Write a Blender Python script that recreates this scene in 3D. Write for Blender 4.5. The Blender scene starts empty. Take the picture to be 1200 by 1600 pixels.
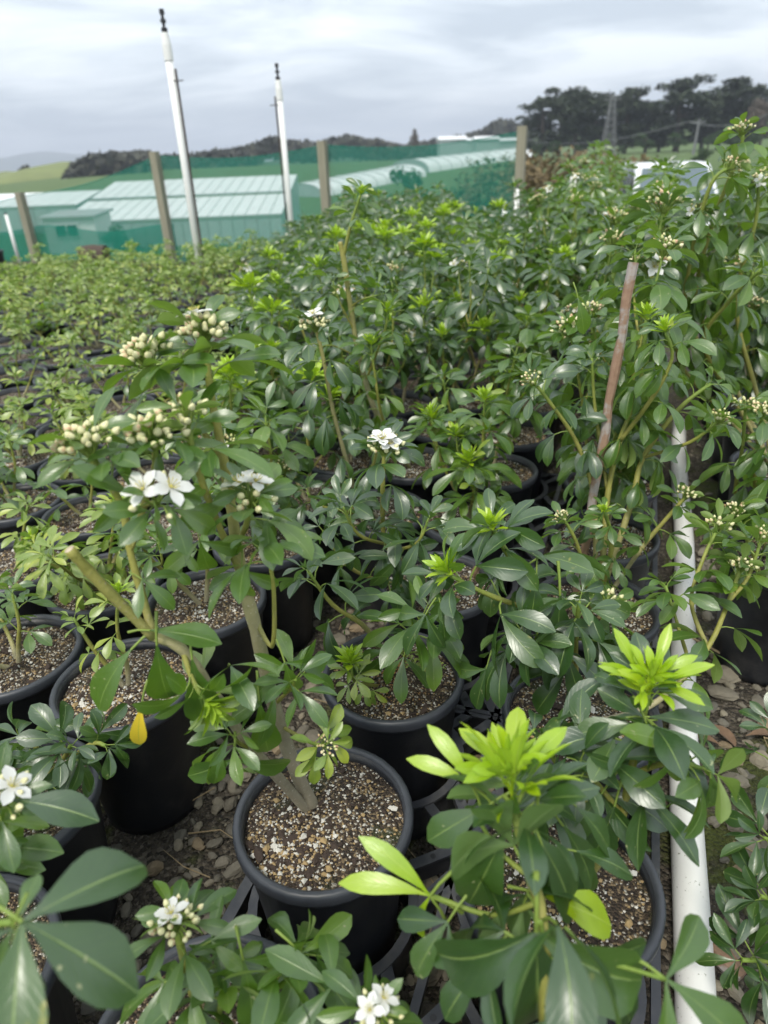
import bpy, math, random
from mathutils import Vector, Matrix, Quaternion, noise as mnoise
R = math.radians
S = bpy.context.scene
col = S.collection

# ------------------------------------------------------------------ camera
CAM_H = 1.05; F = 1067.0; PITCH = R(27.5); ROLL = R(2.3)
cam = bpy.data.cameras.new('camera'); cam_o = bpy.data.objects.new('camera', cam); col.objects.link(cam_o)
cam.sensor_fit = 'VERTICAL'; cam.sensor_height = 36.0; cam.sensor_width = 27.0
cam.lens = 36.0*F/1600.0
cam.clip_start = 0.02; cam.clip_end = 20000
CR = Matrix.Rotation(math.pi/2-PITCH, 3, 'X') @ Matrix.Rotation(-ROLL, 3, 'Z')
CC = Vector((0, 0, CAM_H))
cam_o.matrix_world = Matrix.Translation(CC) @ CR.to_4x4()
cam.dof.use_dof = True; cam.dof.focus_distance = 0.98; cam.dof.aperture_fstop = 4.4
S.camera = cam_o
S.render.resolution_x = 768; S.render.resolution_y = 1024

# ------------------------------------------------------------------ sky, sun, exposure
SUN_EL, SUN_AZ = R(58), R(205)          # azimuth measured from +Y, clockwise
W = bpy.data.worlds.new('World'); S.world = W; W.use_nodes = True
nt = W.node_tree; N = nt.nodes; L = nt.links
bg = N['Background']
sky = N.new('ShaderNodeTexSky'); sky.sky_type = 'NISHITA'; sky.sun_disc = False
sky.sun_elevation = SUN_EL; sky.sun_rotation = SUN_AZ; sky.air_density = 1.0; sky.dust_density = 3.0
tc = N.new('ShaderNodeTexCoord')
sep = N.new('ShaderNodeSeparateXYZ'); L.new(tc.outputs['Generated'], sep.inputs[0])
ab = N.new('ShaderNodeMath'); ab.operation = 'ABSOLUTE'; L.new(sep.outputs['Z'], ab.inputs[0])
ad = N.new('ShaderNodeMath'); ad.operation = 'ADD'; ad.inputs[1].default_value = 0.16; L.new(ab.outputs[0], ad.inputs[0])
dv = N.new('ShaderNodeVectorMath'); dv.operation = 'DIVIDE'
cb = N.new('ShaderNodeCombineXYZ')
for i in range(3): L.new(ad.outputs[0], cb.inputs[i])
L.new(tc.outputs['Generated'], dv.inputs[0]); L.new(cb.outputs[0], dv.inputs[1])
mp = N.new('ShaderNodeMapping'); mp.inputs['Scale'].default_value = (0.75, 1.15, 0.6); mp.inputs['Location'].default_value = (3.1, 1.7, 0.4)
L.new(dv.outputs[0], mp.inputs[0])
n1 = N.new('ShaderNodeTexNoise'); n1.inputs['Scale'].default_value = 1.25; n1.inputs['Detail'].default_value = 7; n1.inputs['Roughness'].default_value = 0.58; n1.inputs['Distortion'].default_value = 0.5
L.new(mp.outputs[0], n1.inputs['Vector'])
rp = N.new('ShaderNodeValToRGB'); e = rp.color_ramp.elements
e[0].position = 0.36; e[0].color = (0.35, 0.395, 0.44, 1)
e[1].position = 0.62; e[1].color = (0.70, 0.735, 0.76, 1)
em = e.new(0.5); em.color = (0.53, 0.575, 0.61, 1)
L.new(n1.outputs['Fac'], rp.inputs[0])
sc = N.new('ShaderNodeVectorMath'); sc.operation = 'SCALE'; sc.inputs['Scale'].default_value = 10.0   # cloud radiance in the sky's units (background strength 0.1)
L.new(rp.outputs[0], sc.inputs[0])
mx = N.new('ShaderNodeMix'); mx.data_type = 'RGBA'; mx.inputs['Factor'].default_value = 0.9
L.new(sky.outputs[0], mx.inputs[6]); L.new(sc.outputs[0], mx.inputs[7]); L.new(mx.outputs[2], bg.inputs['Color'])
bg.inputs['Strength'].default_value = 0.11
sun = bpy.data.lights.new('sun', 'SUN'); sun.energy = 1.5; sun.angle = R(14); sun.color = (1.0, 0.95, 0.86)
sun_o = bpy.data.objects.new('sun', sun); col.objects.link(sun_o)
sd = Vector((math.sin(SUN_AZ)*math.cos(SUN_EL), math.cos(SUN_AZ)*math.cos(SUN_EL), math.sin(SUN_EL)))
sun_o.rotation_euler = sd.to_track_quat('Z', 'Y').to_euler(); sun_o.location = sd*30
S.view_settings.view_transform = 'Standard'; S.view_settings.look = 'None'; S.view_settings.gamma = 1
S.view_settings.exposure = 1.0; S.view_settings.use_curve_mapping = False
S.render.engine = 'CYCLES'
S.cycles.max_bounces = 4; S.cycles.diffuse_bounces = 2; S.cycles.glossy_bounces = 2; S.cycles.transmission_bounces = 3; S.cycles.transparent_max_bounces = 12; S.cycles.volume_bounces = 0

# ------------------------------------------------------------------ helpers
def ray(px, py): return CR @ Vector(((px-600)/F, -(py-800)/F, -1.0))
def P(px, py, Y):                     # point at depth Y that stands at this place of the view
    d = ray(px, py); return CC + d*(Y/d.y)
def Zp(px, py, z):
    d = ray(px, py); return CC + d*((z-CAM_H)/d.z)
def proj(p):
    v = CR.transposed() @ (Vector(p)-CC)
    if v.z > -1e-3: return None
    return 600+F*v.x/-v.z, 800-F*v.y/-v.z
GA = R(20.3); VX = Vector((math.sin(GA), math.cos(GA), 0)); UX = Vector((math.cos(GA), -math.sin(GA), 0))
def bed(u, v, z=0.0): return UX*u + VX*v + Vector((0, 0, z))
def smooth(t): t = max(0, min(1, t)); return t*t*(3-2*t)

def mesh(name, vs, fs, mats=(), uvs=None, mi=None, sm=False, attr=None):
    m = bpy.data.meshes.new(name); m.from_pydata([tuple(v) for v in vs], [], fs)
    for k in mats: m.materials.append(k)
    if mi: m.polygons.foreach_set('material_index', mi)
    if uvs:
        ul = m.uv_layers.new(name='uv'); flat = []
        li = [0]*len(m.loops); m.loops.foreach_get('vertex_index', li)
        for i in li: flat += uvs[i]
        ul.data.foreach_set('uv', flat)
    if attr:
        for an, vals in attr.items():
            a = m.attributes.new(an, 'FLOAT', 'POINT'); a.data.foreach_set('value', vals)
    if sm: m.polygons.foreach_set('use_smooth', [True]*len(m.polygons))
    m.update(); return m
def ob(name, me, parent=None, mat=None, kind=None):
    o = bpy.data.objects.new(name, me); col.objects.link(o)
    if parent: o.parent = parent
    if mat is not None: o.matrix_local = mat
    if kind: o['kind'] = kind
    return o
def tag(o, label=None, cat=None, group=None, kind=None):
    if label: o['label'] = label
    if cat: o['category'] = cat
    if group: o['group'] = group
    if kind: o['kind'] = kind
    return o
def empty(name, loc): 
    o = ob(name, None); o.location = loc; o.empty_display_size = 0.05; return o
class MB:
    def __init__(s): s.v = []; s.f = []; s.m = []; s.uv = []; s.y = []
    def add(s, vs, fs, mi=0, uv=None, y=None):
        b = len(s.v); s.v += [Vector(v) for v in vs]; s.f += [[i+b for i in f] for f in fs]
        s.m += (mi if isinstance(mi, list) else [mi]*len(fs))
        s.uv += uv if uv else [(0.5, 0.5)]*len(vs); s.y += y if y else [0.0]*len(vs)
        return s
    def box(s, c, d, rz=0, mi=0, M=None):
        x, y, z = d[0]/2, d[1]/2, d[2]/2
        vs = [Vector((a*x, b*y, cc*z)) for a in (-1, 1) for b in (-1, 1) for cc in (-1, 1)]
        q = Matrix.Rotation(rz, 3, 'Z') if M is None else M
        vs = [q@v+Vector(c) for v in vs]
        return s.add(vs, [(0,1,3,2),(4,6,7,5),(0,4,5,1),(2,3,7,6),(0,2,6,4),(1,5,7,3)], mi)
    def bar(s, a, b, w, h, mi=0):
        a = Vector(a); b = Vector(b); d = b-a
        M = d.to_track_quat('X', 'Z').to_matrix()
        return s.box((a+b)/2, (d.length, w, h), M=M, mi=mi)
    def tube(s, pts, rs, n=6, mi=0, cap=True, y=None):
        pts = [Vector(p) for p in pts]; k = len(pts)
        if not isinstance(rs, (list, tuple)): rs = [rs]*k
        t0 = (pts[1]-pts[0]).normalized(); u = t0.orthogonal().normalized()
        vs = []; uv = []; ys = []; acc = 0
        for i, p in enumerate(pts):
            t = (pts[min(i+1, k-1)]-pts[max(i-1, 0)]).normalized()
            u = (u - t*u.dot(t)).normalized(); w = t.cross(u)
            if i: acc += (p-pts[i-1]).length
            for j in range(n):
                a = 2*math.pi*j/n
                vs.append(p+(u*math.cos(a)+w*math.sin(a))*rs[i]); uv.append((j/n, acc*10)); ys.append(y[i] if y else 0.0)
        fs = []
        for i in range(k-1):
            for j in range(n):
                fs.append((i*n+j, i*n+(j+1) % n, (i+1)*n+(j+1) % n, (i+1)*n+j))
        if cap: fs.append(tuple(range(n-1, -1, -1))); fs.append(tuple(range((k-1)*n, k*n)))
        return s.add(vs, fs, mi, uv, ys)
    def lathe(s, prof, n=24, mi=0, c=(0,0,0)):
        vs = []; fs = []; k = len(prof)
        for j in range(n):
            a = 2*math.pi*j/n
            for r, z in prof: vs.append((c[0]+r*math.cos(a), c[1]+r*math.sin(a), c[2]+z))
        for j in range(n):
            for i in range(k-1):
                a = j*k+i; b = ((j+1) % n)*k+i
                fs.append((a, b, b+1, a+1))
        return s.add(vs, fs, mi)
    def mesh(s, name, mats, sm=False, attr=False):
        return mesh(name, s.v, s.f, mats, s.uv, s.m, sm, {'young': s.y} if attr else None)
def spline(pts, n=5):
    out = []; k = len(pts)
    for i in range(k-1):
        p0 = pts[max(i-1, 0)]; p1 = pts[i]; p2 = pts[i+1]; p3 = pts[min(i+2, k-1)]
        for j in range(n):
            t = j/n
            out.append(0.5*((2*p1)+(p2-p0)*t+(2*p0-5*p1+4*p2-p3)*t*t+(3*p1-p0-3*p2+p3)*t**3))
    out.append(pts[-1]); return out

# ------------------------------------------------------------------ materials
class NT:
    def __init__(s, name):
        s.mat = bpy.data.materials.new(name); s.mat.use_nodes = True
        s.t = s.mat.node_tree; s.N = s.t.nodes; s.L = s.t.links
        s.b = s.N['Principled BSDF']; s.out = s.N['Material Output']
    def n(s, ty, **k):
        x = s.N.new('ShaderNode'+ty)
        for a, b in k.items():
            if a.startswith('i_'): x.inputs[a[2:].replace('_', ' ')].default_value = b
            else: setattr(x, a, b)
        return x
    def l(s, a, b): s.L.new(a, b)
    def math(s, op, a, b=None, c=None):
        x = s.n('Math', operation=op)
        for i, q in enumerate((a, b, c)):
            if q is None: continue
            if isinstance(q, (int, float)): x.inputs[i].default_value = q
            else: s.l(q, x.inputs[i])
        return x.outputs[0]
    def mix(s, f, a, b, blend='MIX'):
        x = s.n('Mix', data_type='RGBA', blend_type=blend)
        for i, q in ((0, f), (6, a), (7, b)):
            if isinstance(q, (int, float)): x.inputs[i].default_value = q
            elif isinstance(q, tuple): x.inputs[i].default_value = (*q, 1) if len(q) == 3 else q
            else: s.l(q, x.inputs[i])
        return x.outputs[2]
    def noise(s, scale, detail=4, rough=0.5, vec=None, out='Fac'):
        x = s.n('TexNoise'); x.inputs['Scale'].default_value = scale; x.inputs['Detail'].default_value = detail; x.inputs['Roughness'].default_value = rough
        if vec is not None: s.l(vec, x.inputs['Vector'])
        return x.outputs[out]
    def step(s, v, a, b):
        x = s.n('MapRange', interpolation_type='SMOOTHSTEP')
        s.l(v, x.inputs[0]); x.inputs[1].default_value = a; x.inputs[2].default_value = b
        return x.outputs[0]
    def bump(s, h, st=0.5, dist=0.002):
        x = s.n('Bump'); x.inputs['Strength'].default_value = st; x.inputs['Distance'].default_value = dist
        s.l(h, x.inputs['Height']); s.l(x.outputs[0], s.b.inputs['Normal']); return x
    def obj(s): return s.n('TexCoord').outputs['Object']
    def pos(s): return s.n('NewGeometry').outputs['Position']
    def col(s, c):
        if isinstance(c, tuple): s.b.inputs['Base Color'].default_value = (*c, 1)
        else: s.l(c, s.b.inputs['Base Color'])
    def rough(s, r):
        if isinstance(r, (int, float)): s.b.inputs['Roughness'].default_value = r
        else: s.l(r, s.b.inputs['Roughness'])

def m_simple(name, c, rough=0.6, var=0.25, scale=30, bump=0.0, metal=0, spec=0.5):
    m = NT(name); v = m.noise(scale, 5, 0.6, m.obj())
    m.col(m.mix(v, tuple(x*(1-var) for x in c), tuple(min(1, x*(1+var)) for x in c)))
    m.rough(rough); m.b.inputs['Metallic'].default_value = metal; m.b.inputs['Specular IOR Level'].default_value = spec
    if bump: m.bump(v, bump, 0.004)
    return m.mat

def m_leaf(name, dark, light, under, transl, tr=0.24, rough=0.36, blotch=True, vein=(0.22, 0.32, 0.08)):
    m = NT(name)
    uv = m.n('UVMap'); sx = m.n('SeparateXYZ'); m.l(uv.outputs[0], sx.inputs[0])
    au = m.math('ABSOLUTE', m.math('SUBTRACT', sx.outputs[0], 0.5))
    g = m.n('NewGeometry'); oi = m.n('ObjectInfo')
    rnd = m.math('FRACT', m.math('ADD', m.math('MULTIPLY', g.outputs['Random Per Island'], 0.6), m.math('MULTIPLY', oi.outputs['Random'], 1.0)))
    o = m.obj()
    c = m.mix(rnd, dark, light)
    ns = m.noise(60, 3, 0.6, o)
    if blotch: c = m.mix(m.math('MULTIPLY', m.step(rnd, 0.80, 0.92), 0.6), c, (light[0]*1.9, light[1]*1.55, light[2]*1.1))
    c = m.mix(m.math('MULTIPLY', ns, 0.5), c, tuple(x*1.6 for x in light))
    # side veins and midrib
    ph = m.math('SUBTRACT', m.math('MULTIPLY', sx.outputs[1], 9.0), m.math('MULTIPLY', au, 5.5))
    sv = m.math('ABSOLUTE', m.math('SUBTRACT', m.math('FRACT', ph), 0.5))
    svm = m.step(sv, 0.42, 0.5)
    c = m.mix(m.math('MULTIPLY', svm, 0.07), c, vein)
    mid = m.math('SUBTRACT', 1.0, m.step(au, 0.008, 0.034))
    c = m.mix(m.math('MULTIPLY', mid, 0.75), c, vein)
    if blotch:
        bl = m.noise(130, 2, 0.5, o)
        few = m.math('GREATER_THAN', rnd, 0.62)
        c = m.mix(m.math('MULTIPLY', m.step(bl, 0.68, 0.74), few), c, (0.32, 0.34, 0.16))
        yl = m.math('MULTIPLY', m.step(m.noise(45, 2, 0.5, o), 0.66, 0.76), m.math('GREATER_THAN', rnd, 0.88))
        c = m.mix(yl, c, (0.36, 0.33, 0.04))
    cu = m.mix(m.math('MULTIPLY', mid, 0.6), m.mix(rnd, under, tuple(x*1.35 for x in under)), (0.25, 0.34, 0.12))
    cc = m.mix(g.outputs['Backfacing'], c, cu)
    m.col(cc); m.rough(m.math('ADD', rough, m.math('MULTIPLY', g.outputs['Backfacing'], 0.25)))
    m.b.inputs['Specular IOR Level'].default_value = 0.75; m.b.inputs['IOR'].default_value = 1.72
    h = m.math('ADD', m.math('MULTIPLY', mid, -0.8), m.math('ADD', m.math('MULTIPLY', svm, -0.2), m.math('MULTIPLY', ns, 0.6)))
    m.bump(h, 0.35, 0.0012)
    t = m.n('BsdfTranslucent'); t.inputs[0].default_value = (*transl, 1)
    ms = m.n('MixShader'); ms.inputs[0].default_value = tr
    m.l(m.b.outputs[0], ms.inputs[1]); m.l(t.outputs[0], ms.inputs[2]); m.l(ms.outputs[0], m.out.inputs[0])
    return m.mat
M_LEAF = m_leaf('leaf_glossy', (0.014, 0.058, 0.008), (0.074, 0.148, 0.016), (0.15, 0.22, 0.045), (0.24, 0.44, 0.02), tr=0.28)
M_LEAFD = m_leaf('leaf_dark', (0.007, 0.034, 0.008), (0.034, 0.082, 0.015), (0.09, 0.16, 0.035), (0.16, 0.34, 0.02), tr=0.2)
M_LEAFL = m_leaf('leaf_fresh', (0.080, 0.165, 0.014), (0.23, 0.30, 0.03), (0.20, 0.28, 0.05), (0.2, 0.4, 0.02), rough=0.42)
M_LIME = m_leaf('leaf_new', (0.23, 0.40, 0.004), (0.36, 0.50, 0.008), (0.30, 0.45, 0.012), (0.45, 0.68, 0.01), tr=0.3, rough=0.4, blotch=False, vein=(0.5, 0.66, 0.1))
M_YELL = m_leaf('leaf_yellowing', (0.42, 0.36, 0.02), (0.55, 0.45, 0.03), (0.5, 0.42, 0.05), (0.6, 0.5, 0.02), tr=0.2, blotch=True, vein=(0.3, 0.4, 0.05))
M_PET = m_simple('petiole_green', (0.20, 0.28, 0.05), 0.5, 0.2)
m = NT('stem_bark')
at = m.n('Attribute'); at.attribute_name = 'young'
o_ = m.obj(); v1 = m.noise(220, 4, 0.6, o_); v2 = m.noise(40, 3, 0.6, o_)
old = m.mix(v2, (0.22, 0.19, 0.13), (0.50, 0.44, 0.32)); old = m.mix(m.step(v1, 0.6, 0.7), old, (0.58, 0.53, 0.42))
yng = m.mix(v2, (0.17, 0.19, 0.03), (0.40, 0.36, 0.09)); yng = m.mix(m.step(v1, 0.6, 0.68), yng, (0.30, 0.26, 0.14))
grn = m.mix(v2, (0.10, 0.19, 0.02), (0.22, 0.30, 0.05))
a1 = m.step(at.outputs['Fac'], 0.1, 0.6); a2 = m.step(at.outputs['Fac'], 0.65, 1.0)
m.col(m.mix(a2, m.mix(a1, old, yng), grn)); m.rough(0.6); m.bump(v1, 0.7, 0.002); M_STEM = m.mat
M_CUT = m_simple('cut_wood', (0.55, 0.46, 0.33), 0.8, 0.2, 200)
m = NT('petal'); m.col(m.mix(m.noise(80, 3, 0.5, m.obj()), (0.80, 0.80, 0.76), (0.9, 0.9, 0.88))); m.rough(0.5)
t = m.n('BsdfTranslucent'); t.inputs[0].default_value = (0.85, 0.85, 0.78, 1); ms = m.n('MixShader'); ms.inputs[0].default_value = 0.3
m.l(m.b.outputs[0], ms.inputs[1]); m.l(t.outputs[0], ms.inputs[2]); m.l(ms.outputs[0], m.out.inputs[0]); M_PETAL = m.mat
m = NT('bud'); uv = m.n('UVMap'); sx = m.n('SeparateXYZ'); m.l(uv.outputs[0], sx.inputs[0]); oi = m.n('ObjectInfo')
g = m.n('NewGeometry')
pk = m.math('GREATER_THAN', m.math('FRACT', m.math('ADD', g.outputs['Random Per Island'], oi.outputs['Random'])), 0.5)
cr = m.mix(g.outputs['Random Per Island'], (0.52, 0.54, 0.21), (0.80, 0.74, 0.48))
c = m.mix(m.step(sx.outputs[1], 0.15, 0.5), (0.24, 0.34, 0.08), cr)
c = m.mix(m.math('MULTIPLY', m.math('MULTIPLY', m.step(m.noise(180, 2, 0.5, m.obj()), 0.45, 0.62), 0.75), pk), c, (0.60, 0.30, 0.20))
m.col(c); m.rough(0.5); M_BUD = m.mat
M_STAMEN = m_simple('stamen', (0.58, 0.52, 0.14), 0.6)
m = NT('pot_plastic'); o_ = m.obj(); d1 = m.noise(14, 5, 0.65, o_); d2 = m.noise(240, 3, 0.6, o_)
m.col(m.mix(m.math('MULTIPLY', m.step(d1, 0.45, 0.75), m.math('ADD', 0.1, m.math('MULTIPLY', d2, 0.5))), (0.013, 0.0145, 0.019), (0.10, 0.096, 0.085)))
m.rough(m.math('ADD', 0.34, m.math('MULTIPLY', d1, 0.22))); m.bump(d2, 0.25, 0.001); M_POT = m.mat
m = NT('tray_plastic'); o_ = m.obj(); d1 = m.noise(18, 5, 0.6, o_); d2 = m.noise(260, 3, 0.6, o_)
m.col(m.mix(m.step(d1, 0.4, 0.8), (0.040, 0.043, 0.052), (0.10, 0.10, 0.10))); m.rough(0.42); m.bump(d2, 0.2, 0.0008); M_TRAY = m.mat
m = NT('potting_mix'); p_ = m.pos()
vo = m.n('TexVoronoi'); vo.inputs['Scale'].default_value = 330; m.l(p_, vo.inputs['Vector'])
vs_ = m.n('SeparateColor'); m.l(vo.outputs['Color'], vs_.inputs[0])
c = m.mix(vs_.outputs[0], (0.020, 0.014, 0.010), (0.10, 0.070, 0.045))
c = m.mix(m.math('GREATER_THAN', vs_.outputs[1], 0.80), c, (0.26, 0.19, 0.11))
c = m.mix(m.math('GREATER_THAN', vs_.outputs[2], 0.90), c, (0.60, 0.55, 0.46))
c = m.mix(m.math('MULTIPLY', m.step(m.noise(11, 3, 0.6, p_), 0.56, 0.7), 0.55), c, (0.045, 0.065, 0.012))
m.col(c); m.rough(0.95); m.bump(m.math('SUBTRACT', 1.0, vo.outputs['Distance']), 1.0, 0.006); M_SOIL = m.mat
M_PERL = m_simple('perlite', (0.62, 0.60, 0.54), 0.9, 0.2, 300, 0.4)
M_TAN = m_simple('tan_grit', (0.38, 0.27, 0.13), 0.85, 0.35, 300, 0.3)
M_BARK = m_simple('bark_chip', (0.045, 0.030, 0.022), 0.9, 0.5, 200, 0.5)
m = NT('stone'); oi = m.n('ObjectInfo'); g = m.n('NewGeometry'); o_ = m.obj()
rr = m.math('FRACT', m.math('ADD', oi.outputs['Random'], g.outputs['Random Per Island']))
c = m.mix(rr, (0.14, 0.13, 0.105), (0.38, 0.33, 0.235)); c = m.mix(m.math('GREATER_THAN', rr, 0.86), c, (0.33, 0.25, 0.15))
nn = m.noise(90, 5, 0.65, m.pos()); c = m.mix(m.math('MULTIPLY', nn, 0.6), c, (0.06, 0.055, 0.045), 'MIX')
m.col(c); m.rough(0.8); m.bump(nn, 0.6, 0.004); M_STONE = m.mat
m = NT('ground_gravel_and_grass'); p_ = m.pos()
vo = m.n('TexVoronoi'); vo.inputs['Scale'].default_value = 150; m.l(p_, vo.inputs['Vector'])
vs_ = m.n('SeparateColor'); m.l(vo.outputs['Color'], vs_.inputs[0])
c = m.mix(vs_.outputs[0], (0.030, 0.025, 0.018), (0.11, 0.092, 0.068)); c = m.mix(m.math('GREATER_THAN', vs_.outputs[1], 0.85), c, (0.15, 0.13, 0.10))
ms_ = m.math('MULTIPLY', m.step(m.noise(6, 4, 0.6, p_), 0.50, 0.62), 0.85)
c = m.mix(ms_, c, (0.075, 0.095, 0.014))
sp = m.n('SeparateXYZ'); m.l(p_, sp.inputs[0])
gn = m.noise(0.35, 6, 0.6, p_); gn2 = m.noise(9, 4, 0.7, p_)
gr = m.mix(gn, (0.030, 0.075, 0.016), (0.085, 0.150, 0.030)); gr = m.mix(m.math('MULTIPLY', gn2, 0.5), gr, (0.13, 0.16, 0.05))
edge = m.step(m.math('ADD', sp.outputs[1], m.math('MULTIPLY', gn, 1.2)), 9.9, 10.6)
m.col(m.mix(edge, c, gr)); m.rough(0.95)
m.bump(m.math('SUBTRACT', 1.0, vo.outputs['Distance']), 0.9, 0.012); M_GROUND = m.mat
m = NT('white_pvc'); o_ = m.obj(); d1 = m.noise(7, 5, 0.6, o_); d2 = m.noise(120, 4, 0.7, o_)
c = m.mix(m.math('MULTIPLY', d1, 0.35), (0.86, 0.86, 0.83), (0.72, 0.72, 0.66)); c = m.mix(m.step(d2, 0.62, 0.70), c, (0.22, 0.22, 0.16))
m.col(c); m.rough(0.4); M_PVC = m.mat
M_STEEL = m_simple('rusty_steel', (0.055, 0.040, 0.034), 0.7, 0.5, 60, 0.3)
M_BLACK = m_simple('black_plastic', (0.02, 0.02, 0.022), 0.4)
m = NT('weathered_timber'); o_ = m.obj(); mpn = m.n('Mapping'); mpn.inputs['Scale'].default_value = (40, 40, 3); m.l(o_, mpn.inputs[0])
v1 = m.noise(1.0, 5, 0.65, mpn.outputs[0]); m.col(m.mix(v1, (0.16, 0.15, 0.10), (0.38, 0.36, 0.27))); m.rough(0.85); m.bump(v1, 0.5, 0.004); M_TIMBER = m.mat
m = NT('stake_wood'); o_ = m.obj(); v1 = m.noise(90, 5, 0.65, o_); v2 = m.noise(25, 4, 0.6, o_)
c = m.mix(v1, (0.19, 0.105, 0.065), (0.36, 0.24, 0.16)); c = m.mix(m.step(v2, 0.5, 0.62), c, (0.34, 0.30, 0.27)); m.col(c); m.rough(0.85); m.bump(v1, 0.6, 0.002); M_STAKE = m.mat
# knitted shade cloth: threads over open holes
def m_cloth(name, c, opacity):
    m = NT(name); p_ = m.pos(); v = m.noise(2.2, 4, 0.6, p_)
    m.col(m.mix(v, tuple(x*0.8 for x in c), tuple(x*1.2 for x in c))); m.rough(0.7)
    t = m.n('BsdfTranslucent'); t.inputs[0].default_value = (*c, 1); a = m.n('MixShader'); a.inputs[0].default_value = 0.35
    m.l(m.b.outputs[0], a.inputs[1]); m.l(t.outputs[0], a.inputs[2])
    tp = m.n('BsdfTransparent'); b = m.n('MixShader'); 
    m.l(m.math('ADD', opacity-0.05, m.math('MULTIPLY', v, 0.1)), b.inputs[0])
    m.l(tp.outputs[0], b.inputs[1]); m.l(a.outputs[0], b.inputs[2]); m.l(b.outputs[0], m.out.inputs[0]); return m.mat
M_CLOTH = m_cloth('shade_cloth', (0.012, 0.25, 0.175), 0.52)
M_CLOTH2 = m_cloth('shade_cloth_dense', (0.012, 0.27, 0.19), 0.72)
def m_tree(name, a, b):
    m = NT(name); g = m.n('NewGeometry'); oi = m.n('ObjectInfo')
    v = m.math('FRACT', m.math('ADD', g.outputs['Random Per Island'], oi.outputs['Random']))
    m.col(m.mix(v, a, b)); m.rough(0.8); return m.mat
M_PINE = m_tree('pine_needles', (0.012, 0.022, 0.010), (0.036, 0.052, 0.022))
M_WOOD = m_tree('far_wood', (0.020, 0.024, 0.018), (0.060, 0.062, 0.040))
M_BUSH = m_tree('bush_leaves', (0.020, 0.050, 0.016), (0.055, 0.10, 0.030))
M_BROWN = m_tree('brown_leaves', (0.09, 0.065, 0.032), (0.19, 0.14, 0.06))
M_GREYTW = m_tree('bare_twigs', (0.075, 0.062, 0.050), (0.15, 0.12, 0.095))
M_TRUNK = m_simple('tree_bark', (0.07, 0.055, 0.045), 0.9, 0.3, 4)
M_POLY = m_simple('greenhouse_sheet', (0.82, 0.84, 0.84), 0.45, 0.1, 1.5)
M_POLY2 = m_simple('greenhouse_wall_sheet', (0.36, 0.42, 0.42), 0.45, 0.2, 1.5)
M_GALV = m_simple('dull_galvanised_steel', (0.16, 0.165, 0.17), 0.6, 0.2, 2)
M_FRAME = m_simple('grey_frame', (0.34, 0.36, 0.36), 0.5, 0.15, 5)
M_WHITE = m_simple('white_paint', (0.74, 0.75, 0.76), 0.5, 0.06, 3)
M_GLASS = m_simple('dark_pane', (0.02, 0.03, 0.035), 0.08, 0.1, 3)
m = NT('car_glass'); m.col((0.12, 0.16, 0.18)); m.rough(0.05); m.b.inputs['Specular IOR Level'].default_value = 0.9; M_CARGL = m.mat
m = NT('car_paint'); m.col((0.78, 0.79, 0.80)); m.rough(0.25); m.b.inputs['Coat Weight'].default_value = 0.6; M_CAR = m.mat
M_TYRE = m_simple('tyre_rubber', (0.02, 0.02, 0.02), 0.8)
M_LAMP = m_simple('lamp_lens', (0.5, 0.52, 0.54), 0.15)
M_HILL = m_simple('far_hill', (0.045, 0.075, 0.040), 0.95, 0.3, 0.01)
M_FIELD = m_simple('dry_field', (0.16, 0.19, 0.06), 0.95, 0.4, 0.15)
M_DEAD = m_simple('dead_leaf', (0.16, 0.10, 0.06), 0.9, 0.5, 80, 0.4)
M_STRAW = m_simple('dry_straw', (0.30, 0.23, 0.13), 0.85, 0.3, 80)
M_BGRASS = m_tree('brown_sedge', (0.20, 0.13, 0.05), (0.36, 0.25, 0.09))
M_ROPE = m_simple('wire', (0.25, 0.26, 0.27), 0.5, 0.1)

# ------------------------------------------------------------------ ground
def hground(x, y):
    if y < 9.6: return 0.0
    s = smooth((y-9.8)/12.0)
    tgt = -2.9 + 3.0*smooth((y-40+0.8*x)/70.0)
    z = s*tgt
    if y > 130 and x > 40: z += 9*smooth((y-130)/70)*smooth((x-40)/70)
    return z
def graded(lo, hi, fine_lo, fine_hi, fine, grow=1.22):
    a = []; x = fine_lo
    while x < fine_hi: a.append(x); x += fine
    st = fine
    while a[-1] < hi: st *= grow; a.append(a[-1]+st)
    st = fine
    while a[0] > lo: st *= grow; a.insert(0, a[0]-st)
    return a
gx = graded(-2600, 2600, -1.6, 1.8, 0.06); gy = graded(-60, 2800, 0.0, 3.2, 0.06)
vs = []
for y in gy:
    for x in gx:
        z = hground(x, y)
        if y < 9.6 and abs(x) < 6: z += 0.010*mnoise.noise(Vector((x*5, y*5, 1)))
        vs.append((x, y, z))
assert -3500 < gx[0] and gx[-1] < 3500 and -600 < gy[0] and gy[-1] < 3600, (gx[0], gx[-1], gy[0], gy[-1])
nx = len(gx); fs = [(j*nx+i, j*nx+i+1, (j+1)*nx+i+1, (j+1)*nx+i) for j in range(len(gy)-1) for i in range(nx-1)]
ground = ob('ground', mesh('ground', vs, fs, [M_GROUND], sm=True), kind='structure')

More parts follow.
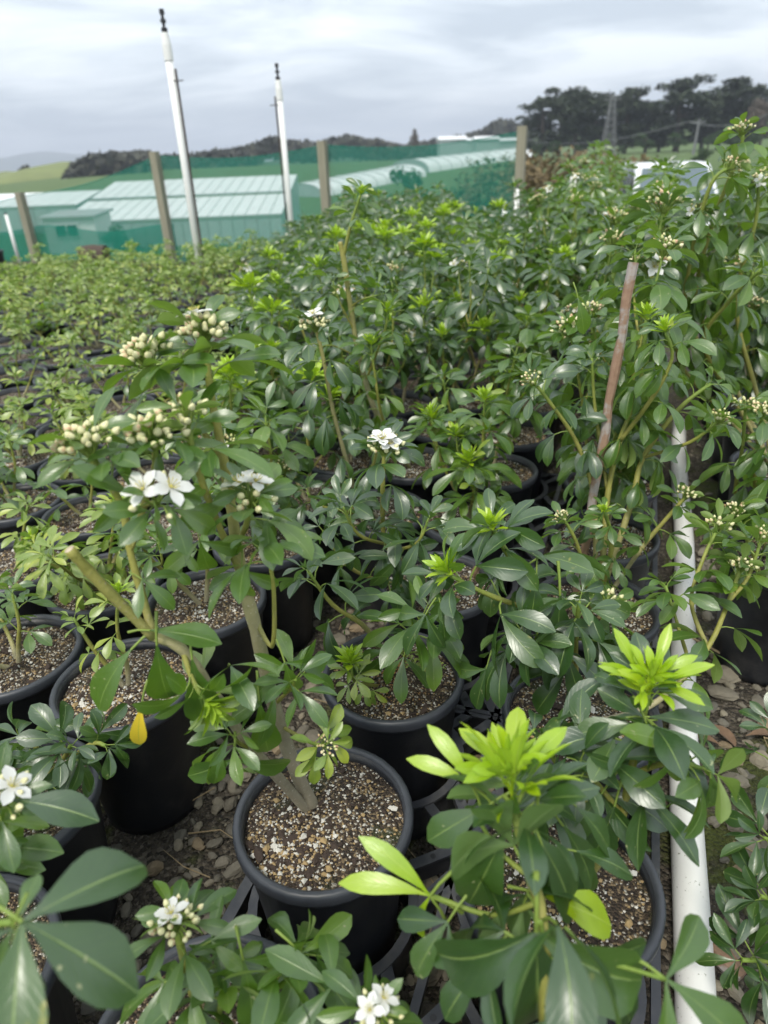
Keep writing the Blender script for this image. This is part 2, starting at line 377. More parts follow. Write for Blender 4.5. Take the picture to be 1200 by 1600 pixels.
def rock(seed, flat=0.55):
    r = random.Random(seed); vs = []; fs = []
    nl, ns = 5, 8
    planes = [(Vector((r.gauss(0, 1), r.gauss(0, 1), r.gauss(0, 0.8))).normalized(), r.uniform(0.62, 0.95)) for _ in range(9)]
    ax = (r.uniform(0.8, 1.3), r.uniform(0.55, 0.9), flat*r.uniform(0.6, 1.1))
    dirs = [Vector((0, 0, -1))]
    for i in range(1, nl):
        th = math.pi*i/nl
        for j in range(ns): dirs.append(Vector((math.sin(th)*math.cos(2*math.pi*(j+0.5*(i % 2))/ns), math.sin(th)*math.sin(2*math.pi*(j+0.5*(i % 2))/ns), -math.cos(th))))
    dirs.append(Vector((0, 0, 1)))
    for d in dirs:
        k = 1.0
        for n_, dd in planes:
            q = d.dot(n_)
            if q*k > dd: k = dd/q
        vs.append(Vector((d.x*k*ax[0], d.y*k*ax[1], d.z*k*ax[2])))
    for j in range(ns): fs.append((0, 1+(j+1) % ns, 1+j))
    for i in range(nl-2):
        for j in range(ns):
            a = 1+i*ns; b = a+ns; fs.append((a+j, a+(j+1) % ns, b+(j+1) % ns, b+j))
    t = len(vs)-1; a = 1+(nl-2)*ns
    for j in range(ns): fs.append((a+j, a+(j+1) % ns, t))
    return vs, fs
ROCKS = [rock(i) for i in range(10)]
ROCKM = [mesh('stone', v, f, [M_STONE]) for v, f in ROCKS]
def in_view(p, m=40):
    q = proj(p); return q is not None and -m < q[0] < 1200+m and -m < q[1] < 1600+m
rg = random.Random(5); cnt = 0; placed = []
POT_R = 0.122
def free_zone(u, v):
    return (-0.60 < u < -0.45 and v < 1.35) or (0.25 < u < 0.95 and v < 1.9) or (-0.2 < u < -0.12) or (-0.66 < u <= -0.60 and v < 0.95)
tries = 0
while cnt < 290 and tries < 20000:
    tries += 1
    u = rg.uniform(-0.66, 1.0); v = rg.uniform(0.25, 2.0)
    if not free_zone(u, v): continue
    p = bed(u, v)
    if not in_view(p): continue
    s = rg.choice((0.010, 0.013, 0.016, 0.02, 0.024, 0.03))*rg.uniform(0.8, 1.1)
    if any((p-q).length < (s+t_)*0.75 for q, t_ in placed): continue
    placed.append((p, s))
    ob('stone', ROCKM[rg.randrange(10)], ground, Matrix.Translation(p+Vector((0, 0, s*0.18))) @ Matrix.Rotation(rg.uniform(0, 6.3), 4, 'Z') @ Matrix.Rotation(rg.uniform(-.25, .25), 4, 'X') @ Matrix.Scale(s, 4))
    cnt += 1
mb = MB()
for i in range(9500):
    u = rg.uniform(-1.3, 1.3); v = rg.uniform(0.15, 3.2); p = bed(u, v)
    if not free_zone(u, v) and rg.random() < 0.72: continue
    if not in_view(p): continue
    s = rg.choice((0.003, 0.004, 0.005, 0.006, 0.007, 0.009, 0.011, 0.014)); rz = Matrix.Rotation(rg.uniform(0, 6.3), 3, 'Z')
    vv, ff = ROCKS[rg.randrange(10)]
    mb.add([rz@(q*s)+p+Vector((0, 0, s*0.2)) for q in vv], ff)
tag(ob('gravel', mb.mesh('gravel', [M_STONE]), ground), kind='stuff')
# dry straw and twigs on the soil
mb = MB()
for i in range(170):
    u = rg.uniform(-0.7, 0.9); v = rg.uniform(0.3, 2.0)
    if not free_zone(u, v): continue
    p = bed(u, v, 0.014+rg.uniform(0, 0.01)); a = rg.uniform(0, 6.3); l = rg.uniform(0.03, 0.11); d = Vector((math.cos(a), math.sin(a), rg.uniform(-.06, .06)))*l
    q = Vector((-d.y, d.x, 0))*rg.uniform(-.2, .2)
    mb.tube([p, p+d*0.5+q, p+d], [0.0013, 0.001, 0.0006], 4)
tag(ob('straw_litter', mb.mesh('straw_litter', [M_STRAW]), ground), kind='stuff')

# ------------------------------------------------------------------ leaf meshes
def leaflet(mb, base, yaw, pitch, Ln, Wd, r, curl, fold, nu=4, nv=7, mi=0, a=1.58, twist=0.0):
    p = Vector(base); st = Ln/nv; vs = []; uv = []; pt = pitch; tw = twist
    hy = Vector((math.sin(yaw), math.cos(yaw), 0)); side = Vector((math.cos(yaw), -math.sin(yaw), 0))
    wv = r.uniform(0, 6.3); wa = r.uniform(0.0, 0.10)
    yb = r.uniform(-0.25, 0.25)
    for i in range(nv+1):
        t = i/nv
        d = hy*math.cos(pt)+Vector((0, 0, 1))*math.sin(pt)
        n = side.cross(d)
        n.normalize()
        sd_ = side*math.cos(tw)+n*math.sin(tw); nn = n*math.cos(tw)-side*math.sin(tw)
        w = Wd/2*max(0.05, math.sin(math.pi*min(1, t**a))**0.82 if 0 < t < 1 else 0.0)
        if i == nv: w = Wd*0.03
        off = side*(yb*Ln*0.25*t*t)
        for j in range(nu+1):
            u = -1+2*j/nu
            vs.append(p+off+sd_*(u*w*math.cos(fold))+nn*(abs(u)*w*math.sin(fold)+wa*w*math.sin(wv+t*8+(3 if u > 0 else 0))*abs(u)))
            uv.append((j/nu, t))
        p = p+d*st; pt -= curl/nv; tw += twist/nv
    k = nu+1
    fs = [(i*k+j, i*k+j+1, (i+1)*k+j+1, (i+1)*k+j) for i in range(nv) for j in range(nu)]
    mb.add(vs, fs, mi, uv)
def leaf_mb(seed, droop, lod=0, lobes=3, narrow=1.0, pet=0.034):
    r = random.Random(seed); mb = MB()
    nu, nv = ((4, 7), (2, 4))[lod]
    e = Vector((0, pet, 0.004)); mb.tube([(0, 0, 0), (0, pet*0.5, 0.005), e], [0.0019, 0.0014, 0.0013], 5 if lod == 0 else 3, 1, cap=False)
    base = 0.10-droop*0.75
    Ln = 0.084*r.uniform(0.92, 1.12); Wd = 0.0325*r.uniform(0.9, 1.15)*narrow
    ys = [0] if lobes == 1 else [0, R(r.uniform(48, 66)), -R(r.uniform(48, 66))]
    for i, yw in enumerate(ys):
        k = 1.0 if i == 0 else r.uniform(0.82, 0.97)
        leaflet(mb, e, yw+r.uniform(-.08, .08), base+r.uniform(-.2, .2), Ln*k, Wd*k, r, r.uniform(0.2, 0.9)+droop*0.4, R(r.uniform(8, 24)), nu, nv, 0, twist=r.uniform(-0.25, 0.25))
    return mb
DRO = [0.0, 0.15, 0.35, 0.5, 0.7, 0.9, 1.2, 1.5]
def leafset(mat, seed, narrow=1.0): return [leaf_mb(seed+i, DRO[i], 0, 3, narrow).mesh('leaf', [mat, M_PET], True) for i in range(8)]
LEAVES = {'g': leafset(M_LEAF, 100), 'd': leafset(M_LEAFD, 200), 'l': leafset(M_LEAFL, 300, 0.9), 'n': leafset(M_LIME, 400, 0.7)}
ONE = {'g': leaf_mb(501, 0.5, 0, 1, 1.08).mesh('leaf', [M_LEAF, M_PET], True), 'y': leaf_mb(502, 0.2, 0, 1, 0.8).mesh('leaf', [M_YELL, M_PET], True),
       'n': leaf_mb(503, 0.2, 0, 1, 0.55).mesh('leaf', [M_LIME, M_PET], True), 'l': leaf_mb(506, 0.2, 0, 1, 1.2).mesh('leaf', [M_LIME, M_PET], True), 'd': leaf_mb(504, 0.3, 0, 1, 1.1).mesh('leaf', [M_LEAFD, M_PET], True)}
WIDE = leaf_mb(505, 0.15, 0, 3, 1.2).mesh('leaf', [M_LEAFD, M_PET], True)
LOW = [leaf_mb(600+i, DRO[i], 1) for i in range(8)]
def tuft_mb(seed, n=24, ln=0.040, lod=0):
    r = random.Random(seed); mb = MB()
    for i in range(n):
        el = R(86-62*(i/n)**0.8+r.uniform(-8, 8)); yw = i*2.4+r.uniform(-.3, .3)
        l = ln*r.uniform(0.6, 1.1)*(0.65+0.35*i/n)
        leaflet(mb, (0, 0, 0.012*(1-i/n)), yw, el, l, l*r.uniform(0.24, 0.34), r, r.uniform(-0.1, 0.5), R(r.uniform(15, 35)), 2, 5-lod*2, 0, a=1.1)
    return mb
TUFT = [tuft_mb(700+i).mesh('new_shoot', [M_LIME], True) for i in range(4)]
def bigtuft(seed):
    r = random.Random(seed); mb = MB()
    for i in range(15):
        f = i/14; el = R(84-50*f+r.uniform(-9, 9)); a = i*2.4+r.uniform(-.3, .3); k = (.34+.42*f)*r.uniform(.8, 1.15)
        t = leaf_mb(seed*31+i, -.35+.35*f, 0, 3, .66, .030); o = Vector((math.cos(a), math.sin(a), 0))
        yd = o*math.cos(el)+Vector((0, 0, 1))*math.sin(el); x = yd.cross(Vector((0, 0, 1))).normalized(); z = x.cross(yd); B = Matrix((x, yd, z)).transposed()
        mb.add([B@(v*k)+Vector((0, 0, .02*(1-f))) for v in t.v], t.f, [0]*len(t.f), t.uv)
    return mb
BIGTUFT = [bigtuft(720+i).mesh('new_shoot', [M_LIME], True) for i in range(2)]
def bud_mb(mb, c, ax, s, mi=0):
    q = Vector(ax).normalized().to_track_quat('Z', 'Y').to_matrix(); vs = []; uv = []; n = 7; k = 5
    prof = [(0.2, 0), (0.75, 0.3), (1.0, 0.95), (0.85, 1.6), (0.45, 2.2), (0.05, 2.55)]
    for r_, z in prof:
        for j in range(n):
            a = 2*math.pi*j/n; vs.append(Vector(c)+q@Vector((r_*math.cos(a), r_*math.sin(a), z))*s); uv.append((j/n, z/2.55))
    mb.add(vs, [(i*n+j, i*n+(j+1) % n, (i+1)*n+(j+1) % n, (i+1)*n+j) for i in range(len(prof)-1) for j in range(n)], mi, uv)
def flower_mb(mb, c, ax, s, r, pm=0, sm_=1, n=5):
    q = Vector(ax).normalized().to_track_quat('Z', 'Y').to_matrix(); t = MB(); el = R(r.uniform(5, 35))
    for i in range(n): leaflet(t, (0, 0, 0), i*6.283/n+r.uniform(-.1, .1), el+r.uniform(-.15, .15), s, s*0.62, r, R(25), R(12), 2, 4, pm, a=1.35)
    for i in range(9):
        a = i*0.698; d = Vector((math.cos(a)*0.28, math.sin(a)*0.28, 0.36))*s
        t.tube([(0, 0, 0), d], [0.0003, 0.0005], 3, sm_)
    bud_mb(t, (0, 0, 0), (0, 0, 1), s*0.08, sm_)
    mb.add([q@v+Vector(c) for v in t.v], t.f, t.m, t.uv)
_b = MB(); bud_mb(_b, (0, 0, 0), (0, 0, 1), 0.0038); BUD = _b.mesh('bud', [M_BUD], True)
_r = random.Random(9); FLOWER = []
for i in range(3):
    _b = MB(); flower_mb(_b, (0, 0, 0), (0, 0, 1), 0.021, _r); FLOWER.append(_b.mesh('flower', [M_PETAL, M_STAMEN], True))
def cluster_layout(r, nb, spread=0.03):
    out = []
    for i in range(nb):
        el = R(80)*math.sqrt((i+0.5)/nb); a = i*2.4+r.uniform(-.4, .4)
        d = Vector((math.sin(el)*math.cos(a), math.sin(el)*math.sin(a), math.cos(el)*0.75))
        out.append((d*spread*r.uniform(0.6, 1.1), (d+Vector((0, 0, 0.4))).normalized(), r.uniform(0.7, 1.15)))
    return out
def cluster_mesh(seed, nb, nf, sc=1.0):          # a whole head in one mesh, for heads seen small
    r = random.Random(seed); mb = MB(); lay = cluster_layout(r, nb, 0.025*sc)
    for k, (c, d, s) in enumerate(lay):
        mb.tube([(0, 0, -0.012), c], [0.0012, 0.0008], 3, 2, cap=False)
        if k >= nb-nf: flower_mb(mb, c, d, 0.019*sc, r, 1, 3)
        else: bud_mb(mb, c, d, 0.0033*s*sc, 0)
    return mb.mesh('flower_cluster', [M_BUD, M_PETAL, M_PET, M_STAMEN], True)
CLUS = [cluster_mesh(800+i, 22+i*2, (0, 1, 3, 0)[i]) for i in range(4)]
STALKS = {}
def hero_cluster(pl, pos, axis, nb, nf, r, sc=1.0):
    q = axis.to_track_quat('Z', 'Y').to_matrix().to_4x4(); nb = int(nb*1.7); lay = cluster_layout(r, nb, 0.026*sc)
    mb = MB()
    for c, d, s in lay: mb.tube([(0, 0, -0.012), c*0.5+Vector((0, 0, 0.003)), c], [0.0014, 0.001, 0.0009], 4, 0, cap=False)
    o = ob('flower_cluster', mb.mesh('flower_stalks', [M_PET], True), pl, Matrix.Translation(pos) @ q)
    for k, (c, d, s) in enumerate(lay):
        rq = d.to_track_quat('Z', 'Y').to_matrix().to_4x4()
        if k < nf: ob('flower', FLOWER[k % 3], o, Matrix.Translation(c+d*0.004) @ rq @ Matrix.Rotation(r.uniform(0, 6), 4, 'Z') @ Matrix.Scale(sc*r.uniform(.9, 1.1), 4))
        else: ob('bud', BUD, o, Matrix.Translation(c) @ rq @ Matrix.Scale(s*sc, 4))
    return o

# ------------------------------------------------------------------ pots
POT_H = 0.28; SOIL_Z = 0.26
pm = MB(); pm.lathe([(0.0, 0.0), (0.080, 0.0), (0.088, 0.004), (0.089, 0.02), (0.110, 0.255), (0.1115, 0.257), (0.112, 0.274), (0.108, 0.276), (0.1065, 0.262), (0.104, 0.24), (0.102, 0.2)], 36)
POT = pm.mesh('pot', [M_POT], True)
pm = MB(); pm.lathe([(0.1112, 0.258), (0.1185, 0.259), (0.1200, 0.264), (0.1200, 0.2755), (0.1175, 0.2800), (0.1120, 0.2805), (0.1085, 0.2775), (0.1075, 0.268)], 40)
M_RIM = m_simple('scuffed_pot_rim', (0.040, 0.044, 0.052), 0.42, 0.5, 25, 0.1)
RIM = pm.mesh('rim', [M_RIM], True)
def soil_mesh(seed):
    r = random.Random(seed); vs = [(0, 0, SOIL_Z+0.006)]; fs = []; nr, na = 7, 28
    for i in range(1, nr+1):
        for j in range(na):
            a = 2*math.pi*j/na; q = 0.1085*i/nr
            z = SOIL_Z + 0.008*mnoise.noise(Vector((q*math.cos(a)*22, q*math.sin(a)*22, seed))) + 0.006*(1-(i/nr)**2)
            vs.append((q*math.cos(a), q*math.sin(a), z))
    for j in range(na): fs.append((0, 1+j, 1+(j+1) % na))
    for i in range(nr-1):
        for j in range(na): a = 1+i*na; fs.append((a+j, a+na+j, a+na+(j+1) % na, a+(j+1) % na))
    return mesh('potting_mix', vs, fs, [M_SOIL], sm=True)
SOIL = [soil_mesh(i) for i in range(3)]
def grit_mesh(seed, n=420, bias=1.0):
    r = random.Random(seed); mb = MB(); cx, cy = (r.uniform(-.03, .03), r.uniform(-.06, -.02)) if seed else (-.045, -.045)
    for i in range(n):
        if r.random() < 0.55*bias: x, y = r.gauss(cx, 0.04), r.gauss(cy, 0.035)
        else:
            q = 0.103*math.sqrt(r.random()); a = r.uniform(0, 6.3); x, y = q*math.cos(a), q*math.sin(a)
        if math.hypot(x, y) > 0.103: continue
        k = r.random(); mi = 0 if k < 0.36 else 1 if k < 0.78 else 2
        s = r.uniform(0.0010, 0.0027)*(1.0 if r.random() < 0.86 else 1.8 if r.random() < .8 else 2.6)*(1.5 if mi == 2 else 1.0)
        z = SOIL_Z+0.006*(1-(math.hypot(x, y)/0.1085)**2)+0.008*mnoise.noise(Vector((x*22, y*22, seed % 3)))+s*0.3
        vv, ff = OCT[r.randrange(6)]; rz = Matrix.Rotation(r.uniform(0, 6.3), 3, 'Z')
        f3 = (1, 1, 1) if mi < 2 else (1.8, 0.9, 0.5)
        mb.add([rz@Vector((q.x*s*f3[0], q.y*s*f3[1], q.z*s*f3[2]))+Vector((x, y, z)) for q in vv], ff, mi)
    return mb.mesh('grit', [M_PERL, M_TAN, M_BARK])
OCT = []
for i in range(6):
    r_ = random.Random(40+i); v8 = [Vector(p)*r_.uniform(0.7, 1.25) for p in ((1,0,0),(-.3,.9,0),(-.7,-.6,0),(.2,-.9,.1),(0,0,.9),(0,.1,-.8),(.6,.6,.3))]
    OCT.append((v8, [(0,6,4),(6,1,4),(1,2,4),(2,3,4),(3,0,4),(6,0,5),(1,6,5),(2,1,5),(3,2,5),(0,3,5)]))
GRIT = [grit_mesh(i, 620 if i else 1500, (1.45, 0.6, 0.3, 0.9)[i]) for i in range(4)]

def new_pot(root, i, near):
    o = ob('pot', POT, root, Matrix.Rotation(i*1.7, 4, 'Z'))
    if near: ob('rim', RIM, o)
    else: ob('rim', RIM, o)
    s = ob('potting_mix', SOIL[i % 3], root)
    if near: ob('grit', GRIT[i % 4] if i >= 0 else GRIT[0], s, kind='stuff')
    return s

# ------------------------------------------------------------------ shrubs
def basis(y, z):
    y = y.normalized(); x = y.cross(z)
    if x.length < 1e-4: x = y.orthogonal()
    x.normalize(); z = x.cross(y); return Matrix((x, y, z)).transposed()
class Plant:
    def __init__(s, root, seed, joined=None): s.root = root; s.r = random.Random(seed); s.j = joined; s.n = 0; s.o = Vector(root.location) if root else Vector((0, 0, 0)); s.sm = MB()
    def leaf(s, pos, ydir, up, k, droop, pal):
        r = s.r; s.n += 1
        d = max(0, min(7, int(round(droop*5+r.uniform(-1.2, 1.2)))))
        B = basis(ydir, up) @ Matrix.Rotation(r.uniform(-.3, .3), 3, 'Y')
        if s.j is not None:
            t = LOW[d]; s.j.add([B@(v*k)+pos for v in t.v], t.f, [(0 if q == 0 else 1) if pal != 'n' else (2 if q == 0 else 1) for q in t.m], t.uv)
        else:
            if s.n > 290: return
            ob('leaf', LEAVES[pal][d], s.root, Matrix.Translation(pos) @ (B*k).to_4x4())
    def stem(s, pts, r0, r1, y0=0.0, y1=1.0, name='stem', cut=False):
        q = spline(pts, 5); k = len(q); r = s.r
        rs = [0.84*(r0+(r1-r0)*i/(k-1))*(1+0.10*r.uniform(-1, 1)) for i in range(k)]
        ys = [y0+(y1-y0)*i/(k-1) for i in range(k)]
        if s.j is not None: s.sm.tube(q, rs, 5, 0, y=ys)
        else:
            mb = MB(); mb.tube(q, rs, 8, 0, y=ys)
            if cut: mb.m[-1] = 1
            ob(name, mb.mesh(name, [M_STEM, M_CUT], True, True), s.root)
        return q
    def shoot(s, pts, r0, r1, f0=0.5, sp=0.032, size=1.0, pal='g', tip='leaf', y0=0.0, y1=1.0, keep=0.85, name='stem', tipk=1.0, whorl=2, el0=15, nbud=16, nfl=0, stem=True, droop=0.0):
        r = s.r
        q = s.stem(pts, r0, r1, y0, y1, name, tip == 'cut') if stem else spline(pts, 5)
        ls = [0]
        for i in range(1, len(q)): ls.append(ls[-1]+(q[i]-q[i-1]).length)
        T = ls[-1]; pos = T-0.004; az = r.uniform(0, 6.3); idx = 0
        endT = (q[-1]-q[-2]).normalized()
        while pos > T*f0 and tip != 'cut':
            i = max(j for j in range(len(ls)) if ls[j] <= pos); i = min(i, len(q)-2)
            f = (pos-ls[i])/max(1e-6, ls[i+1]-ls[i]); p = q[i].lerp(q[i+1], f); t = (q[i+1]-q[i]).normalized()
            u = t.orthogonal().normalized(); w = t.cross(u)
            for h in range(2):
                if r.random() > keep and idx > 1: continue
                a = az+h*math.pi+r.uniform(-.35, .35); o = u*math.cos(a)+w*math.sin(a)
                el = R(max(el0, 52-idx*14)+r.uniform(-12, 12))
                yd = o*math.cos(el)+t*math.sin(el)
                up = t*math.cos(el)-o*math.sin(el)+Vector((0, 0, 0.35))
                k = 0.88*size*min(1.0, 0.62+0.17*idx)*r.uniform(0.85, 1.15)
                dr = min(1.0, 0.12+0.16*idx)+droop
                pp = pal if not (idx == 0 and tip == 'tuft' and r.random() < 0.5) else ('l' if pal != 'd' else 'g')
                s.leaf(p, yd, up, k, dr, pp)
            az += math.pi/2+r.uniform(-.25, .25); pos -= (sp*0.4 if idx < whorl else sp*1.3)*r.uniform(0.8, 1.25); idx += 1
        e = q[-1]; qm = (endT+Vector((0, 0, 0.5))).normalized()
        M4 = Matrix.Translation(e) @ qm.to_track_quat('Z', 'Y').to_matrix().to_4x4() @ Matrix.Rotation(r.uniform(0, 6), 4, 'Z')
        if tip == 'tuft':
            if s.j is not None:
                t = tuft_mb(r.randrange(1000), 10, 0.036*tipk, 1); s.j.add([M4@v for v in t.v], t.f, [2]*len(t.f), t.uv)
            else: ob('new_shoot', (BIGTUFT if tipk > 1.25 else TUFT)[r.randrange(2)], s.root, M4 @ Matrix.Scale(tipk if tipk <= 1.25 else tipk/1.5, 4))
        elif tip == 'head':
            if s.j is not None:
                c = CLUS[r.randrange(4)]; ob('flower_cluster', c, s.root, M4 @ Matrix.Scale(tipk, 4)) if s.root else s.heads.append((c, M4 @ Matrix.Scale(tipk, 4)))
            else: ob('flower_cluster', CLUS[r.randrange(4)], s.root, M4 @ Matrix.Scale(tipk, 4))
        elif tip == 'flower':
            hero_cluster(s.root, e, qm, nbud, nfl, r, tipk)
        return q
    heads = []
    def at_px(s, px, py, Y): return P(px, py, Y)-s.o
    def leaf_px(s, j, t, mesh_, up=None, lit=1.0):      # a leaf from its joint to the tip of its middle blade
        a = s.at_px(*j); b = s.at_px(*t); d = b-a; k = d.length/0.092*lit
        upv = Vector(up) if up else (Vector((0, 0, 1)) + (-(s.o+a-CC)).normalized()*0.8)
        B = basis(d, upv); org = a-B@Vector((0, 0.034, 0.004))*k
        ob('leaf', mesh_, s.root, Matrix.Translation(org) @ (B*k).to_4x4())

def generic(pl, h, nst, size, pal, tips, spread=0.5, f0=0.3, keep=0.85, lean=None, sp=0.034, droop=0.0):
    r = pl.r; base = Vector((r.uniform(-.012, .012), r.uniform(-.012, .012), SOIL_Z-0.01))
    for i in range(nst):
        a = i*6.283/nst+r.uniform(-.6, .6); hh = h*(1.0 if i == 0 else r.uniform(0.55, 0.98)); ou = spread*hh*(0.35 if i == 0 and nst > 1 else 1)*r.uniform(0.5, 1.1)
        d = Vector((math.cos(a)*ou, math.sin(a)*ou, hh))
        if lean: d += Vector(lean)*hh
        j = Vector((r.uniform(-.05, .05), r.uniform(-.05, .05), 0))*hh
        pts = [base, base+Vector((d.x*0.35, d.y*0.35, d.z*0.3)), base+Vector((d.x*0.75, d.y*0.75, d.z*0.65))+j, base+d]
        q = pl.shoot(pts, 0.0055+0.004*h, 0.0026, f0, sp, size, pal, r.choice(tips), 0.1, 1.0, keep, tipk=size*r.uniform(0.85, 1.1)*(1.2 if h > .3 else 1), droop=droop)
        if h > 0.22:
            for b in range(r.choice((0, 1, 1, 2))):
                m_ = q[int(len(q)*r.uniform(0.35, 0.7))]; a2 = r.uniform(0, 6.3); l = hh*r.uniform(0.2, 0.4)
                e_ = m_+Vector((math.cos(a2)*l*0.6, math.sin(a2)*l*0.6, l*0.85))
                pl.shoot([m_, m_.lerp(e_, 0.5)+Vector((math.cos(a2), math.sin(a2), -0.4))*0.02, e_], 0.0035, 0.0022, 0.35, sp*0.9, size*0.92, pal, r.choice(tips), 0.5, 1.0, keep, 'branch', tipk=size*0.9, droop=droop)

def shrub(u, v, label, seed, near=True, group=None, z=0.0):
    root = empty('potted_shrub', bed(u, v, z)); tag(root, label, 'shrub', group); new_pot(root, seed, near); return Plant(root, seed)

# ------------------------------------------------------------------ pot trays
RINGM = MB(); RINGM.lathe([(0.112, 0.0), (0.112, 0.086), (0.110, 0.090), (0.1235, 0.090), (0.1235, 0.085), (0.1145, 0.083), (0.1145, 0.0), (0.112, 0.0)], 36)
RING = RINGM.mesh('ring', [M_TRAY])
def strut_mesh(a, b, w=0.017):
    a = Vector(a); b = Vector(b); mb = MB(); mb.bar(a+Vector((0, 0, 0.083)), b+Vector((0, 0, 0.083)), w, 0.006)
    mb.bar(a+Vector((0, 0, 0.06)), b+Vector((0, 0, 0.06)), 0.003, 0.04)
    m_ = (a+b)/2; mb.lathe([(0.0045, 0.0001), (0.0045, 0.0), (0.0, 0.0)], 10, 1, (m_.x, m_.y, 0.0866)); return mb.mesh('strut', [M_TRAY, M_BLACK])  # shade in the strut's hole put in as a flat black disc
PU, PV = 0.307, 0.29
def tray_struts():
    out = []; x0, x1, y0, y1 = -PU/2, PU/2, -PV/2, PV/2; ex, ey = PU/2+0.135, PV/2+0.140
    rr = 0.119
    def rim(cx, cy, a): return (cx+rr*math.cos(a), cy+rr*math.sin(a), 0)
    for sx in (-1, 1):
        for sy in (-1, 1):
            cx, cy = sx*PU/2, sy*PV/2
            out.append((rim(cx, cy, math.atan2(-sy, -sx)), (0, 0, 0)))
            out.append((rim(cx, cy, math.atan2(-sy*0.25, -sx)), (-sx*0.0+0, cy*0.35, 0)))
            out.append((rim(cx, cy, math.atan2(sy*0.6, -sx)), (0, sy*ey, 0)))
            out.append((rim(cx, cy, math.atan2(sy*0.95, sx)), (sx*ex, sy*ey, 0)))
            out.append((rim(cx, cy, math.atan2(-sy, sx*0.6)), (sx*ex, 0, 0)))
            out.append((rim(cx, cy, math.atan2(sy*0.7, -sx*0.55)), (sx*0.05, sy*ey, 0)))
        out.append(((sx*ex, -ey, 0), (sx*ex, ey, 0)))
    for sy in (-1, 1): out.append(((-ex, sy*ey, 0), (ex, sy*ey, 0)))
    out.append(((0, -ey, 0), (0, ey, 0)))
    return [strut_mesh(a, b, 0.017 if i < 24 else 0.012) for i, (a, b) in enumerate(out)]
STRUTS = tray_struts()
TRAYC = [(-0.1385, 0.261+0.58*k) for k in range(0, 6)]
def tray(u, v, label):
    root = empty('pot_tray', bed(u, v, 0.002)); root.rotation_euler.z = -GA; tag(root, label, 'tray', 'black pot trays under the double row')
    for cx in (-PU/2, PU/2):
        for cy in (-PV/2, PV/2): ob('ring', RING, root, Matrix.Translation((cx, cy, 0)))
    for st in STRUTS: ob('strut', st, root)
for k, (u, v) in enumerate(((-0.1535, 0.116), (-0.1535, 0.696), (-0.1535, 1.276), (-0.1535, 1.856))):
    tray(u, v+0.0, ('black lattice pot tray under the shrub with the largest lime tuft', 'black lattice pot tray holding the gritty pot and the orange-grit pot', 'black lattice pot tray under the shrub tied to the wooden stake', 'black lattice pot tray half hidden under shrubs at the far end of the tray row')[k])

# ------------------------------------------------------------------ hero shrubs (double row on trays)
# trays centre at v = 0.116 + 0.58k, cells at +-0.145
CA, CB = -0.307, 0.000
def vrow(k): return 0.551+0.29*k
# --- A: open-branched shrub in the gritty pot
A = shrub(CA, vrow(0), 'open-branched shrub with cream bud heads and a sawn stub, in gritty black pot', 0)
q = A.at_px; b0 = Vector((0.0, 0.03, SOIL_Z-0.01)); b0.x = q(482, 1258, 0.625).x
s1 = [b0, q(455, 1185, .63), q(425, 1090, .64), q(400, 985, .64), q(378, 900, .65), q(362, 800, .67), q(350, 720, .68), q(332, 630, .69), q(318, 528, .70)]
A.shoot(s1, .0125, .0042, .86, .045, 0.95, 'g', 'flower', 0, .8, .8, nbud=22, nfl=1, tipk=1.0, droop=.1)
s2 = [b0+Vector((-.005, -.005, 0)), q(435, 1215, .60), q(390, 1165, .585), q(335, 1085, .57), q(285, 1015, .56), q(240, 995, .56)]
A.shoot(s2, .0085, .006, .9, .03, 0.5, 'g', 'cut', 0, .4, name='stem')
A.shoot([q(240, 995, .56), q(165, 920, .55), q(108, 858, .54)], .0066, .0058, 1, tip='cut', y0=.45, y1=.6, name='branch')
A.shoot([q(240, 995, .56), q(222, 930, .57), q(203, 860, .58), q(190, 790, .59), q(150, 725, .58), q(137, 700, .58)], .0055, .0035, .5, .05, 0.9, 'g', 'flower', .4, 1, .65, 'branch', nbud=20, droop=.15)
A.shoot([q(203, 860, .58), q(225, 790, .60), q(243, 725, .60), q(240, 688, .60)], .0042, .0035, .45, .045, 0.9, 'g', 'flower', .5, 1, .7, 'branch', nbud=24, droop=.15)
A.shoot([q(225, 790, .60), q(240, 785, .57), q(248, 782, .555)], .003, .0025, .4, .03, .7, 'g', 'flower', .6, 1, .9, 'branch', nbud=3, nfl=2)
A.shoot([q(378, 900, .65), q(350, 840, .62), q(318, 760, .61), q(298, 690, .61), q(290, 655, .61)], .005, .0033, .6, .05, 0.88, 'g', 'flower', .4, 1, .65, 'branch', nbud=10, tipk=.9, droop=.15)
A.shoot([q(370, 850, .655), q(385, 820, .63), q(390, 782, .62)], .0042, .0033, .2, .03, 0.9, 'g', 'flower', .5, 1, .95, 'branch', nbud=10, nfl=2, droop=.2)
A.shoot([q(350, 720, .68), q(295, 645, .69), q(245, 585, .69), q(229, 562, .69)], .004, .003, .45, .045, 0.88, 'g', 'flower', .5, 1, .7, 'branch', nbud=20, tipk=.95, droop=.1)
A.shoot([q(395, 960, .645), q(425, 1010, .62), q(428, 930, .61), q(421, 880, .61), q(408, 848, .61)], .0034, .0022, .75, .03, .85, 'g', 'leaf', .4, 1, .9, 'branch', droop=.3)
A.shoot([q(430, 1100, .64), q(455, 1075, .61), q(462, 1062, .60)], .003, .002, .3, .03, .85, 'g', 'leaf', .5, 1, .9, 'branch', droop=.5)
A.shoot([q(440, 1135, .635), q(485, 1160, .58), q(508, 1165, .56)], .003, .002, .5, .03, .6, 'l', 'head', .5, 1, .9, 'branch', tipk=.5, droop=.4)
